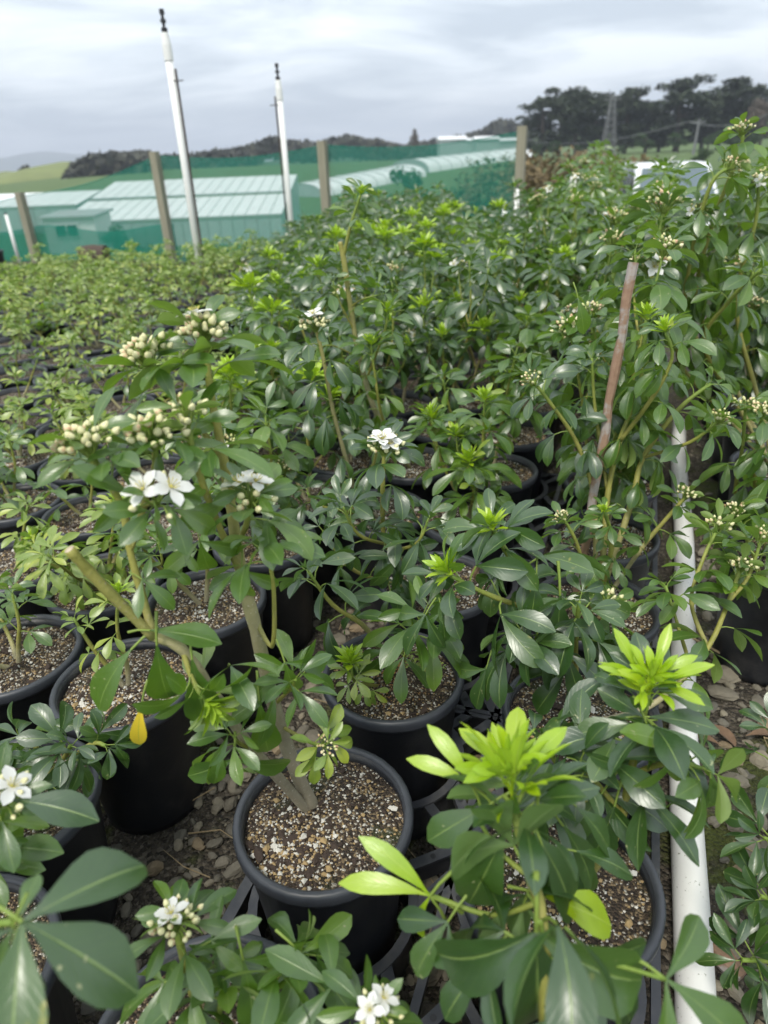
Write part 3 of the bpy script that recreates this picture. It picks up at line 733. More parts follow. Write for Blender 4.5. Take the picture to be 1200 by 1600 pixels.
A.shoot([q(285, 1015, .56), q(300, 1060, .545), q(318, 1092, .535)], .004, .0026, .3, .03, .75, 'g', 'tuft', .5, 1, .9, 'branch', droop=.3)
A.shoot([q(395, 1172, .59), q(372, 1160, .565), q(366, 1150, .555)], .003, .002, .2, .03, .8, 'g', 'leaf', .5, 1, .9, 'branch', droop=.6)
for j, t, k in (((245, 1008, .545), (250, 1138, .525), 'g'), ((300, 1030, .55), (318, 1170, .52), 'g'), ((235, 985, .55), (340, 985, .53), 'g'), ((205, 1015, .55), (100, 1115, .52), 'g'), ((312, 845, .60), (332, 935, .585), 'g'), ((285, 855, .6), (255, 900, .58), 'g'), ((378, 890, .62), (378, 970, .60), 'g'), ((222, 905, .56), (280, 940, .54), 'g'), ((405, 1095, .58), (415, 1215, .55), 'g'), ((445, 1035, .6), (478, 1130, .575), 'g'), ((360, 1040, .57), (372, 1052, .52), 'g')):
    A.leaf_px(j, t, ONE[k] if (t[1]-j[1]) > 100 or abs(t[0]-j[0]) > 90 else LEAVES[k][3])
A.leaf_px((222, 1098, .515), (206, 1186, .50), ONE['y'])
A.leaf_px((368, 1185, .55), (372, 1285, .535), LEAVES['g'][3])

# --- B: low shrub in the orange-grit pot
B = shrub(CA, vrow(1), 'low sprawling shrub in the black pot with orange grit beside a fern weed', 1); q = B.at_px
b0 = Vector((0, .02, SOIL_Z-.01))
B.shoot([b0, q(575, 985, .88), q(520, 945, .87), q(482, 893, .87)], .006, .003, .3, .04, .95, 'd', 'leaf', .1, 1, .9, droop=.35)
B.shoot([b0+Vector((.01, 0, 0)), q(640, 1000, .82), q(662, 960, .79)], .005, .003, .4, .03, 1.0, 'g', 'leaf', .3, 1, .9, droop=.3)
B.shoot([b0+Vector((-.02, -.02, 0)), q(556, 1065, .80), q(549, 1040, .79)], .004, .002, .3, .02, .45, 'l', 'tuft', .6, 1, .9)
0 and B.shoot([b0+Vector((.01, .02, 0)), q(590, 960, .93), q(575, 920, .93)], .005, .003, .3, .03, .9, 'd', 'leaf', .3, 1, .9, droop=.3)
mb = MB(); rr_ = random.Random(31)
for i in range(420):
    x, y = rr_.gauss(.012, .022), rr_.gauss(-.005, .022); s_ = rr_.uniform(.0009, .002); vv, ff = OCT[rr_.randrange(6)]
    z = SOIL_Z+.006+.022*math.exp(-(x*x+y*y)/.0009)
    mb.add([v_*s_+Vector((x, y, z)) for v_ in vv], ff)
M_ORANGE = m_simple('orange_grit', (0.46, 0.24, 0.09), 0.85, 0.35, 300)
ob('orange_grit', mb.mesh('orange_grit', [M_ORANGE]), B.root, kind='stuff')
vs = [Vector((0, 0, SOIL_Z+.027))]; fs = []
for k in range(1, 6):
    for j in range(16):
        a = 2*math.pi*j/16; q_ = .012*k; vs.append(Vector((.012+q_*math.cos(a), -.005+q_*math.sin(a), SOIL_Z+.004+.022*math.exp(-q_*q_/.0009)-(.006 if k == 5 else 0))))
vs[0].x, vs[0].y = .012, -.005
fs = [(0, 1+j, 1+(j+1) % 16) for j in range(16)]+[(1+k*16+j, 17+k*16+j, 17+k*16+(j+1) % 16, 1+k*16+(j+1) % 16) for k in range(4) for j in range(16)]
ob('grit_mound', mesh('grit_mound', vs, fs, [M_SOIL], sm=True), B.root)
fern = empty('fern_weed', bed(CA, vrow(1), 0)+Vector((.05, .02, SOIL_Z))); tag(fern, 'small bright fern-like weed growing beside the orange grit', 'weed')
rf = random.Random(77)
for i in range(6):
    mb = MB(); a = i*1.05; ln = rf.uniform(.03, .05)
    for k in range(8):
        t = k/8; c_ = Vector((0, ln*t, .03*math.sin(t*2.2)))
        for sgn in (-1, 1): leaflet(mb, c_, sgn*R(65), R(5), .016*(1-t*.7), .008*(1-t*.6), rf, .3, .1, 2, 3, 0)
    mb.tube([(0, 0, 0), (0, ln*.5, .03*math.sin(1.1)), (0, ln, .03*math.sin(2.2))], .0008, 3, 1)
    ob('frond', mb.mesh('frond', [M_LEAFL, M_PET], True), fern, Matrix.Rotation(a, 4, 'Z'))

# --- flowering shrub with the white head in the middle
C3 = shrub(CA, vrow(2), 'leafy shrub with a dense head of open white flowers on one straight stem', 2); q = C3.at_px; b0 = Vector((0, 0, SOIL_Z-.01))
C3.shoot([b0, q(640, 885, 1.03), q(603, 850, 1.01), q(598, 780, 1.0), q(600, 705, 1.0)], .0065, .0038, .25, .03, .92, 'd', 'flower', .1, .8, .92, nbud=16, nfl=5, tipk=1.1, droop=.15)
C3.shoot([q(603, 850, 1.01), q(560, 835, .98), q(535, 790, .98)], .004, .0026, .2, .034, .9, 'd', 'leaf', .4, 1, .9, 'branch', droop=.2)
C3.shoot([q(610, 860, 1.01), q(650, 850, .97), q(668, 815, .97)], .004, .0026, .2, .034, .9, 'd', 'leaf', .4, 1, .9, 'branch', droop=.2)
0 and C3.shoot([q(600, 850, 1.01), q(580, 900, .96), q(590, 930, .94)], .004, .0026, .2, .034, .95, 'd', 'leaf', .4, 1, .9, 'branch', droop=.5)
C3.shoot([b0, q(570, 900, 1.05), q(525, 860, 1.06), q(505, 830, 1.06)], .005, .003, .3, .034, .85, 'd', 'leaf', .3, 1, .9, droop=.3)

# --- dark glossy shrub (second column)
D6 = shrub(CB, vrow(1), 'dark glossy big-leaved shrub with lime new tufts and a chewed brown leaf', 3); q = D6.at_px; b0 = Vector((0, 0, SOIL_Z-.01))
sx_ = [b0, q(900, 1060, .78), q(850, 960, .78), q(805, 885, .80), q(772, 830, .80)]
D6.shoot(sx_, .008, .004, .5, .04, 1.15, 'd', 'tuft', .2, 1, .95, tipk=1.0, droop=.3)
D6.shoot([q(850, 960, .78), q(765, 930, .76), q(705, 900, .75)], .005, .0035, .3, .035, 1.1, 'd', 'tuft', .6, 1, .95, 'branch', tipk=1.1, droop=.35)
D6.shoot([q(880, 1020, .78), q(840, 1010, .74), q(815, 990, .73)], .005, .003, .2, .03, 1.15, 'd', 'leaf', .6, 1, 1, 'branch', droop=.6)
D6.shoot([q(900, 1060, .78), q(900, 990, .75), q(905, 940, .74)], .005, .003, .3, .035, 1.05, 'd', 'leaf', .5, 1, .95, 'branch', droop=.4)
D6.shoot([b0, q(935, 1065, .86), q(938, 990, .90), q(947, 945, .90)], .0055, .004, .6, .035, .8, 'g', 'flower', .1, .7, .85, nbud=14, tipk=1.0)
D6.shoot([b0, q(1000, 1110, .78), q(1060, 1068, .80), q(1110, 1005, .84), q(1138, 940, .88), q(1157, 888, .90)], .0065, .0035, .4, .04, .85, 'g', 'flower', .1, .9, .9, nbud=18, tipk=.8)
D6.shoot([q(1105, 1010, .84), q(1080, 940, .88), q(1100, 870, .92), q(1122, 826, .95)], .0045, .003, .3, .035, .85, 'g', 'flower', .4, 1, .9, 'branch', nbud=12, tipk=.8)
D6.shoot([q(1138, 940, .88), q(1170, 900, .9), q(1190, 840, .92)], .004, .003, .2, .035, .85, 'g', 'head', .5, 1, .9, 'branch', tipk=.8)
D6.shoot([q(1080, 1045, .82), q(1060, 980, .85), q(1040, 915, .88)], .004, .0026, .45, .035, .8, 'g', 'leaf', .5, 1, .9, 'branch', droop=.3)
for j, t in (((838, 905, .75), (835, 1000, .72)), ((875, 930, .74), (880, 1060, .72)), ((760, 1045, .74), (740, 1120, .72)), ((690, 955, .73), (700, 1010, .715)), ((665, 960, .73), (625, 1030, .71)), ((850, 985, .75), (890, 1095, .715))):
    D6.leaf_px(j, t, ONE['d'] if t[1]-j[1] > 90 else LEAVES['d'][2])
dead = MB(); rd = random.Random(3); leaflet(dead, (0, 0, 0), 0, -.3, .03, .018, rd, 1.4, R(35), 4, 6)
B_ = ob('withered_leaf', dead.mesh('withered_leaf', [M_DEAD], True), D6.root, Matrix.Translation(q(762, 880, .765)) @ Matrix.Rotation(1.9, 4, 'Z'))

# --- near right shrub with the lime rosette
E7 = shrub(CB, vrow(0), 'shrub with one upright lime rosette above dark leaves beside the white pipe', 4); q = E7.at_px; b0 = Vector((0.02, 0, SOIL_Z-.01))
E7.shoot([b0, q(960, 1310, .51), q(985, 1210, .52), q(1002, 1130, .53), q(1012, 1085, .53)], .0065, .0042, .55, .035, 1.0, 'd', 'tuft', .4, 1, .95, tipk=1.3, droop=.1)
E7.shoot([q(985, 1210, .52), q(1050, 1190, .50), q(1095, 1200, .49)], .004, .003, .4, .03, .95, 'g', 'leaf', .6, 1, .95, 'branch', droop=.4)
E7.shoot([q(970, 1270, .515), q(930, 1220, .51), q(905, 1190, .51)], .004, .003, .3, .03, 1.0, 'd', 'leaf', .6, 1, .95, 'branch', droop=.3)
E7.shoot([b0, q(930, 1290, .53), q(880, 1210, .55), q(850, 1160, .56)], .005, .003, .3, .028, 1.15, 'd', 'leaf', .4, 1, .95, droop=.3)
for j, t, k in (((1005, 1120, .52), (935, 1075, .53), 'd'), ((1015, 1120, .52), (1140, 1120, .51), 'd'), ((1010, 1130, .51), (1055, 1235, .49), 'g'), ((990, 1130, .52), (890, 1150, .52), 'd'), ((1110, 1215, .485), (1125, 1320, .475), 'g'), ((960, 1260, .5), (930, 1370, .48), 'd'), ((940, 1240, .5), (880, 1330, .48), 'd')):
    E7.leaf_px(j, t, ONE.get(k, ONE['g']))
for a_ in range(7):
    E7.leaf_px((1008+a_ % 3*4, 1085, .53), (1008+28*math.cos(a_*.9)+4, 1040-14*math.sin(a_*1.3), .53+.02*math.sin(a_*2)), ONE['n'])

# --- foreground shrub, second column, nearest
G8 = shrub(CB, vrow(-1), 'shrub with the largest lime tuft and long pale young blades', 5); q = G8.at_px; b0 = Vector((0.02, -.02, SOIL_Z-.01))
G8.shoot([b0, q(850, 1480, .30), q(828, 1370, .355), q(808, 1290, .385), q(802, 1255, .395)], .006, .0038, .45, .028, 1.0, 'd', 'tuft', .5, 1, .98, tipk=1.55, droop=.2)
G8.shoot([q(828, 1370, .355), q(780, 1330, .38), q(738, 1265, .40)], .003, .002, .95, .03, .6, 'n', 'leaf', .8, 1, .0, 'branch', whorl=0)
for t in ((640, 1148, .42), (688, 1112, .425)): G8.leaf_px((738, 1228, .405), t, ONE['n'], lit=1.0)
G8.shoot([q(840, 1410, .335), q(770, 1430, .345), q(690, 1405, .36), q(665, 1395, .362)], .003, .002, .98, .03, .6, 'l', 'leaf', .8, 1, .0, 'branch', whorl=0)
for t in ((520, 1330, .37), (588, 1280, .375), (590, 1500, .355)): G8.leaf_px((672, 1400, .36), t, ONE['n'])
for j, t, k in (((835, 1300, .375), (945, 1445, .35), 'd'), ((790, 1300, .375), (725, 1460, .35), 'd'), ((760, 1260, .40), (650, 1330, .39), 'd'), ((850, 1255, .40), (940, 1210, .41), 'd'), ((850, 1400, .36), (990, 1445, .355), 'l'), ((880, 1290, .43), (960, 1390, .41), 'd'), ((900, 1330, .40), (1010, 1350, .40), 'd'), ((850, 1330, .37), (880, 1420, .355), 'd'), ((838, 1290, .38), (830, 1425, .36), 'g'), ((900, 1260, .42), (985, 1330, .41), 'd')):
    G8.leaf_px(j, t, ONE.get(k, ONE['g']))
G8.leaf_px((838, 1455, .30), (836, 1625, .275), WIDE, lit=1.25); G8.leaf_px((1040, 1530, .285), (1150, 1610, .265), LEAVES['g'][1], lit=1.5); G8.leaf_px((925, 1500, .30), (1000, 1600, .28), LEAVES['d'][1], lit=1.3)
G8.leaf_px((760, 1500, .31), (690, 1590, .29), LEAVES['d'][1], lit=1.3); G8.leaf_px((700, 1440, .34), (640, 1530, .32), LEAVES['d'][1], lit=1.2)
G8.shoot([q(850, 1480, .30), q(845, 1440, .30), q(838, 1450, .30)], .002, .0018, 1, tip='none', y0=1, name='branch')
G8.shoot([q(850, 1500, .295), q(930, 1500, .29), q(1040, 1530, .285)], .0024, .002, 1, tip='none', y0=1, name='branch')

# --- foreground shrub, first column, nearest
H10 = shrub(CA, vrow(-1), 'shrub with two cream flower heads, in the tray cell next to the gritty pot', 6); q = H10.at_px; b0 = Vector((0, 0.02, SOIL_Z-.01))
H10.shoot([b0, q(310, 1580, .36), q(285, 1490, .375), q(276, 1445, .38)], .006, .004, .5, .03, .75, 'g', 'flower', .4, 1, .95, nbud=20, nfl=1, tipk=.8, droop=.2)
H10.shoot([b0, q(470, 1640, .33), q(560, 1620, .315), q(588, 1585, .31)], .0055, .004, .4, .03, .65, 'g', 'flower', .5, 1, .95, nbud=10, nfl=2, tipk=.68, droop=.2)
H10.shoot([q(400, 1610, .345), q(430, 1530, .36), q(470, 1490, .37)], .004, .003, .2, .03, .8, 'g', 'leaf', .6, 1, .95, 'branch', droop=.1)
H10.shoot([b0, q(340, 1600, .35), q(350, 1520, .365)], .004, .003, .3, .03, .8, 'g', 'leaf', .6, 1, .95, droop=.1)
for j, t in (((340, 1490, .37), (300, 1530, .35)), ((470, 1490, .365), (540, 1560, .345)), ((400, 1560, .35), (500, 1600, .33)), ((330, 1470, .37), (385, 1440, .38)), ((300, 1540, .35), (240, 1600, .33)), ((520, 1540, .335), (440, 1500, .35)), ((380, 1500, .36), (400, 1590, .34))): H10.leaf_px(j, t, LEAVES['g'][1], lit=1.45)

# ------------------------------------------------------------------ packed rows on the left
PK = dict(group='shrubs packed in rows left of the gravel strip')
UL = [-0.735-0.247*i for i in range(40)]
def lv(k): return 0.44+0.25*k
made = set()
def hero_left(i, k, label, seed, near=True):
    made.add((i, k)); return shrub(UL[i], lv(k), label, seed, near, PK['group'])
L0 = hero_left(0, 0, 'shrub with a low drooping rosette over bark-covered soil, corner pot beside the bare gravel', 11); q = L0.at_px; b0 = Vector((0, 0, SOIL_Z-.01))
L0.shoot([b0, q(95, 1190, .66), q(110, 1165, .64)], .005, .003, .2, .03, .8, 'd', 'leaf', .2, 1, .95, droop=.3); L0.shoot([b0, q(60, 1180, .70), q(30, 1150, .70)], .005, .003, .3, .03, .85, 'd', 'leaf', .2, 1, .95, droop=.3)
L0.shoot([b0, q(130, 1170, .66), q(165, 1165, .65)], .004, .003, .3, .03, .75, 'd', 'leaf', .2, 1, .9, droop=.2)
L1 = hero_left(0, 1, 'thin-stemmed shrub in the pot beneath the hanging yellow leaf', 12); generic(L1, .2, 2, .6, 'l', ['leaf', 'tuft'], .6, .5)
L2 = hero_left(0, 2, 'sparse shrub in the pot with clean rim behind the sawn stub', 13); generic(L2, .26, 2, .7, 'g', ['leaf'], .5, .5)
L3 = hero_left(1, 2, 'bushy fresh-green shrub with narrow pale leaves beside the sawn stub', 14); generic(L3, .2, 5, .68, 'l', ['tuft', 'leaf'], .9, .15, .95, sp=.022)
L4 = hero_left(1, 1, 'low grey-green shrub in mossy pot left of the bark-covered pot', 15); generic(L4, .16, 3, .7, 'g', ['leaf'], .9, .3)
L5 = hero_left(1, 0, 'foreground shrub with blurred cream buds reaching over the corner pots', 16); q = L5.at_px; b0 = Vector((0, 0, SOIL_Z-.01))
L5.shoot([b0, q(-60, 1300, .44), q(-10, 1262, .42), q(5, 1250, .415)], .006, .004, .5, .03, .7, 'g', 'flower', .4, 1, .9, nbud=16, nfl=1, tipk=.85)
L5.shoot([b0, q(-70, 1340, .43), q(-20, 1330, .40)], .005, .003, .3, .03, .7, 'g', 'leaf', .4, 1, .9)
L5.leaf_px((20, 1250, .41), (165, 1255, .40), ONE['d']); L5.leaf_px((-10, 1325, .41), (85, 1318, .40), ONE['g'])
made.add((1, -1))
L6 = shrub(-0.62, 0.235, 'shrub with very large broad three-part leaves at the near corner of the packed rows', 17, True, PK['group']); q = L6.at_px; b0 = Vector((0, 0, SOIL_Z-.01))
L6.shoot([b0, q(-150, 1480, .27), q(-40, 1450, .265), q(20, 1440, .262)], .005, .0025, 1, tip='none', y0=.5)
L6.leaf_px((35, 1440, .262), (255, 1575, .235), WIDE); L6.leaf_px((30, 1440, .262), (60, 1350, .29), ONE['g']); L6.leaf_px((20, 1450, .26), (-30, 1590, .235), LEAVES['d'][1])

# stem + flowers in the strip behind: two shrubs standing between the blocks
P4 = shrub(-0.53, 1.40, 'upright shrub with dark stem topped by pink-tinged opening flowers', 20); q = P4.at_px; b0 = Vector((0, 0, SOIL_Z-.01))
P4.shoot([b0, q(560, 780, 1.40), q(540, 715, 1.39), q(520, 640, 1.38), q(505, 560, 1.37), q(493, 512, 1.37)], .007, .0042, .3, .034, 1.0, 'd', 'flower', .2, .5, .9, nbud=18, nfl=2, tipk=1.15, droop=.2)
P4.shoot([b0, q(545, 800, 1.38), q(500, 790, 1.34), q(480, 770, 1.33)], .005, .003, .3, .034, .95, 'd', 'leaf', .3, 1, .9, droop=.3)
P4.shoot([q(560, 780, 1.40), q(585, 720, 1.42), q(590, 680, 1.42)], .005, .003, .3, .034, .95, 'd', 'leaf', .3, 1, .9, 'branch', droop=.3)
P5 = shrub(-0.54, 1.70, 'tall bare-stemmed shrub pruned flat with a single new shoot above the cut', 21); q = P5.at_px
P5.shoot([b0, q(590, 650, 1.72), q(562, 560, 1.72), q(548, 480, 1.72), q(537, 405, 1.72), q(531, 378, 1.72)], .009, .007, 1, tip='cut', y0=.2, y1=.6)
P5.shoot([q(537, 400, 1.72), q(548, 352, 1.71), q(563, 305, 1.71)], .005, .004, .25, .06, .85, 'g', 'tuft', .7, 1, .9, 'branch', tipk=.7, droop=.3)
P5.shoot([q(548, 480, 1.72), q(565, 468, 1.70), q(595, 460, 1.69)], .003, .002, .6, .05, .9, 'g', 'leaf', .6, 1, .7, 'branch', droop=.5)
P5.shoot([q(562, 560, 1.72), q(520, 540, 1.70), q(495, 545, 1.69)], .003, .002, .3, .05, .9, 'g', 'leaf', .6, 1, .7, 'branch', droop=.4)
P5.shoot([q(555, 520, 1.72), q(530, 470, 1.7), q(520, 440, 1.7)], .003, .002, .3, .04, .9, 'g', 'leaf', .6, 1, .9, 'branch', droop=.3)
P5.shoot([b0, q(600, 660, 1.66), q(585, 580, 1.64), q(580, 540, 1.64)], .005, .003, .4, .034, .95, 'g', 'tuft', .4, 1, .9, tipk=.9, droop=.3)
P5.shoot([q(570, 600, 1.72), q(600, 520, 1.68), q(605, 490, 1.68)], .004, .003, .4, .04, .9, 'g', 'tuft', .6, 1, .9, 'branch', tipk=.9, droop=.3)

# --- staked shrub
J = shrub(CB, vrow(2), 'many-stemmed spreading shrub tied beside the wooden stake', 22); q = J.at_px; b0 = Vector((0, 0, SOIL_Z-.01))
J.shoot([b0, q(942, 870, 1.1), q(950, 770, 1.13), q(968, 690, 1.15), q(1000, 600, 1.17), q(1010, 500, 1.18)], .008, .004, .45, .036, .85, 'g', 'tuft', .3, 1, .9, tipk=.9, droop=.25)
J.shoot([b0, q(1000, 860, 1.09), q(1040, 812, 1.09), q(1072, 775, 1.09)], .006, .004, .5, .034, .75, 'g', 'flower', .2, .8, .9, nbud=12, tipk=.8)
J.shoot([b0, q(985, 790, 1.13), q(1005, 715, 1.17), q(1060, 640, 1.18), q(1110, 600, 1.18)], .008, .004, .4, .034, .85, 'g', 'leaf', .3, 1, .9, droop=.3)
J.shoot([b0, q(930, 800, 1.12), q(905, 700, 1.14), q(860, 630, 1.14), q(832, 595, 1.14)], .006, .0035, .35, .034, .85, 'd', 'head', .3, 1, .9, tipk=.8, droop=.2)
J.shoot([q(968, 690, 1.15), q(1020, 620, 1.12), q(1050, 560, 1.11), q(1040, 520, 1.11)], .005, .003, .3, .034, .85, 'g', 'tuft', .5, 1, .9, 'branch', tipk=.8, droop=.3)
J.shoot([q(950, 770, 1.13), q(930, 640, 1.2), q(925, 560, 1.22)], .005, .003, .3, .034, .9, 'd', 'leaf', .5, 1, .9, 'branch', droop=.4)
J.shoot([q(1005, 715, 1.17), q(1080, 690, 1.12), q(1125, 655, 1.1)], .004, .003, .3, .034, .8, 'g', 'head', .5, 1, .9, 'branch', tipk=.8, droop=.3)
J.shoot([b0, q(955, 860, 1.04), q(945, 800, 1.02)], .006, .004, .3, .03, .55, 'g', 'tuft', .5, 1, .9, tipk=.5)
J.shoot([b0, q(905, 860, 1.0), q(880, 810, 1.0)], .005, .003, .3, .03, .65, 'g', 'head', .4, 1, .9, tipk=.6)
st = MB(); a_ = bed(CB, vrow(2), 0)+Vector((-.03, .03, .20)); b_ = P(990, 410, 1.17)
pts = [a_.lerp(b_, i/12)+Vector((.002*math.sin(i*2.1), 0, 0)) for i in range(13)]
st.tube(pts, [.0082+.0008*math.sin(i*3.7) for i in range(13)], 9)
tag(ob('garden_stake', st.mesh('garden_stake', [M_STAKE])), 'reddish brown weathered wooden stake standing in the pot of the spreading shrub', 'stake')
J.leaf_px((903, 465, 1.15), (920, 530, 1.13), ONE['g'])

# --- right of the pipe
RTG = 'tall shrubs right of the white pipe'
Q1 = shrub(0.42, 1.93, 'tallest shrub, topped by several cream bud heads, right of the pipe', 30, True, RTG); q = Q1.at_px; b0 = Vector((0, 0, SOIL_Z-.01))
for pts, tip in (([q(1090, 480, 1.75), q(1110, 360, 1.72), q(1155, 240, 1.68), q(1160, 205, 1.68)], 'head'), ([q(1075, 500, 1.7), q(1080, 400, 1.66), q(1110, 290, 1.62), q(1140, 262, 1.62)], 'head'), ([q(1150, 480, 1.68), q(1180, 350, 1.66), q(1185, 285, 1.66)], 'head'), ([q(1060, 560, 1.72), q(1075, 440, 1.7), q(1092, 330, 1.68)], 'head'), ([q(1100, 540, 1.6), q(1140, 470, 1.55), q(1190, 420, 1.5)], 'leaf')):
    Q1.shoot([b0, b0.lerp(pts[0], .5)]+pts, .008, .0042, .42, .042, 1.0, 'g', tip, .3, 1, .9, tipk=.9, droop=.3)
Q2 = shrub(0.36, 1.42, 'shrub with pale green buds leaning in over the bare gravel right of the pipe', 31, True, RTG); q = Q2.at_px
for pts, tip in (([q(1180, 760, 1.2), q(1185, 690, 1.17), q(1192, 645, 1.16)], 'flower'), ([q(1150, 780, 1.22), q(1160, 700, 1.2), q(1165, 635, 1.2)], 'head'), ([q(1210, 800, 1.15), q(1215, 730, 1.12), q(1205, 690, 1.12)], 'leaf'), ([q(1190, 900, 1.1), q(1170, 850, 1.05), q(1150, 800, 1.05)], 'head')):
    Q2.shoot([b0, b0.lerp(pts[0], .5)]+pts, .006, .0035, .4, .034, .9, 'g', tip, .3, 1, .92, tipk=.8, nbud=16, droop=.25)
Q3 = shrub(0.62, 0.72, 'low dark-leaved shrub standing on the gravel right of the near end of the pipe', 32, True, RTG); q = Q3.at_px
for pts in ([q(1230, 1230, .70), q(1205, 1140, .72)], [q(1240, 1320, .60), q(1195, 1310, .58)], [q(1250, 1420, .55), q(1190, 1400, .53)], [q(1250, 1500, .5), q(1160, 1500, .48)]):
    Q3.shoot([b0, b0.lerp(pts[0], .6)]+pts, .006, .003, .4, .034, .85, 'd', 'leaf', .3, 1, .95, droop=.2)

# ------------------------------------------------------------------ the remaining shrubs
NUMS = 'one two three four five six seven eight nine ten eleven twelve thirteen fourteen fifteen sixteen seventeen eighteen nineteen'.split()
def NUM(i): i += 1; return NUMS[i-1] if i < 20 else ('twenty', 'thirty', 'forty')[i//10-2]+('-'+NUMS[i % 10-1] if i % 10 else '')
spots = []
for i, u in enumerate(UL):
    for k in range(40):
        v = lv(k)
        if (i, k) in made or v > 9: continue
        spots.append((u, v, 'L', 'pot %s back in row %s from the gravel strip' % (NUM(k), NUM(i))))
for k in range(3, 34):
    for u in (CA, CB):
        spots.append((u, vrow(k) if k < 8 else 2.6+(k-7)*0.28, 'M', 'pot %s back in the column of the %s' % (NUM(k), 'gritty pot' if u == CA else 'staked shrub')))
for k in range(5, 34): spots.append((-0.52, 1.44+0.28*(k-3), 'M', 'pot %s back in the column of the pruned stem' % NUM(k-4)))
for i in range(7):
    for k in range(26): 
        if not (i == 0 and k == 0): spots.append((0.42+0.27*i, 1.93+0.27*k, 'R', 'pot %s back in column %s right of the pipe' % (NUM(k), NUM(i))))
FA, FB = Vector((-4.397, 9.5, 0)), Vector((1.457, 7.42, 0))
def infront_fence(p, d=0.45):
    t = (p.x-FA.x)/(FB.x-FA.x); return p.y < FA.y+(FB.y-FA.y)*t-d
cand = []
for u, v, blk, wh_ in spots:
    p = bed(u, v)
    pr = proj(p+Vector((0, 0, .3)))
    if pr is None or not (-70 < pr[0] < 1270 and pr[1] < 1650): continue
    if not infront_fence(p) or p.y > 8.4: continue
    if p.x > 0.30*p.y+0.25 and p.y > 3.3: continue
    if p.x > 0.10*p.y and p.y > 5.2: continue
    if p.x < -4.3 and p.y > 7.5: continue
    if p.x < -0.505*p.y-0.0 and p.y > 6.8: continue
    cand.append((p.length, u, v, blk, p, wh_))
cand.sort(key=lambda c: c[0]); 
NEAR_Y = 3.9
def zone(p, blk):
    if p.x < -0.35-0.085*p.y: return 'small'
    if blk == 'R' or p.x > 0.25*p.y: return 'tall'
    return 'mid'
# joined prototypes for the far ones
def proto(seed, zn):
    j = MB(); pl = Plant(None, seed, j); pl.heads = []; r = pl.r
    if zn == 'small': generic(pl, r.uniform(.15, .27), r.choice((3, 3, 4)), .74, 'l', ['tuft', 'leaf', 'leaf'], .75, .3, .88, sp=.03)
    elif zn == 'mid': generic(pl, r.uniform(.42, .58), r.choice((2, 3, 3)), 1.12, 'g', ['leaf', 'tuft', 'tuft'], .45, .35, .9)
    else: generic(pl, r.uniform(.66, .80), 4, 1.0, 'g', ['head', 'leaf', 'head'], .3, .2, .92)
    lm = {'small': M_LEAFL, 'mid': M_LEAFD, 'tall': M_LEAF}[zn]
    return pl.sm.mesh('stem', [M_STEM], True, True), j.mesh('foliage', [lm, M_PET, M_LIME], True), pl.heads
PROTO = {z: [proto(2000+i*7+len(z), z) for i in range(6 if z != 'tall' else 4)] for z in ('small', 'mid', 'tall')}
LAB = {'small': ('small fresh-green shrub', 'small shrubs in the packed rows'),
       'mid': ('dense dark green shrub', 'dark shrubs of the dense stand'),
       'tall': ('tall bud-topped leafy shrub', 'tall shrubs at the far end of the pipe')}
def midf(p): return smooth((p.x+0.35+0.085*p.y)/(0.17*p.y))
cnt = 0
for n_, (dist, u, v, blk, p, wh_) in enumerate(cand):
    if cnt > 275: break
    zn = zone(p, blk); rs = random.Random(9000+n_)
    near = dist < NEAR_Y
    if zn == 'small' and rs.random() < 0.06: continue
    cnt += 1
    root = empty('potted_shrub', p); 
    new_pot(root, n_+1, dist < 2.4)
    if near:
        pl = Plant(root, 5000+n_)
        if zn == 'small':
            hh = rs.uniform(.10, .24); ns_ = rs.choice((1, 1, 2, 2, 3)); tp = rs.choice((['tuft', 'leaf'], ['leaf'], ['leaf']))
            generic(pl, hh, ns_, rs.uniform(.6, .78), rs.choice('lgl'), tp, .75, .3, .88, sp=.03)
            tag(root, ('thin single-stemmed shrub' if ns_ == 1 else 'small lime-tipped shrub' if 'tuft' in tp else 'small leafy shrub')+', '+wh_, 'shrub', 'small shrubs in the packed rows')
        elif zn == 'mid':
            hh = rs.uniform(.27, .42) if p.y < 2.0 else rs.uniform(.24, .34)+.20*midf(p); tp = rs.choice((['tuft', 'leaf'], ['tuft'], ['tuft'], ['leaf'], ['tuft', 'leaf', 'head']))
            generic(pl, hh, rs.choice((2, 2, 3)), rs.uniform(1.0, 1.2), rs.choice('dgd'), tp, .45, .45, .85, droop=.2)
            tag(root, ('dark lime-tufted shrub' if tp == ['tuft'] else 'dark flowerless shrub' if tp == ['leaf'] else 'pale-tipped dark shrub')+', '+wh_, 'shrub', 'dark shrubs of the dense stand')
        else:
            generic(pl, rs.uniform(.62, .80), rs.choice((3, 4)), rs.uniform(1.05, 1.2), rs.choice('ggd'), ['head', 'leaf', 'head'], .28, .3, .92, droop=.2)
            tag(root, 'tall bud-topped shrub, '+wh_, 'shrub', 'tall shrubs at the far end of the pipe')
    else:
        sm_, fo, heads = PROTO[zn][rs.randrange(len(PROTO[zn]))]; k_ = rs.uniform(.85, 1.1)*(.60+.45*midf(p) if zn == 'mid' else 1); M4 = Matrix.Rotation(rs.uniform(0, 6.3), 4, 'Z') @ Matrix.Diagonal((.5+.5*k_, .5+.5*k_, k_, 1))
        M4 = Matrix.Translation((0, 0, SOIL_Z-.005)) @ M4 @ Matrix.Translation((0, 0, -SOIL_Z+.005))
        ob('stem', sm_, root, M4); ob('foliage', fo, root, M4, 'stuff')
        for c_, hm in heads: ob('flower_cluster', c_, root, M4 @ hm)
        tag(root, LAB[zn][0]+', '+wh_, 'shrub', LAB[zn][1])
print('shrubs', cnt, 'cand', len(cand))

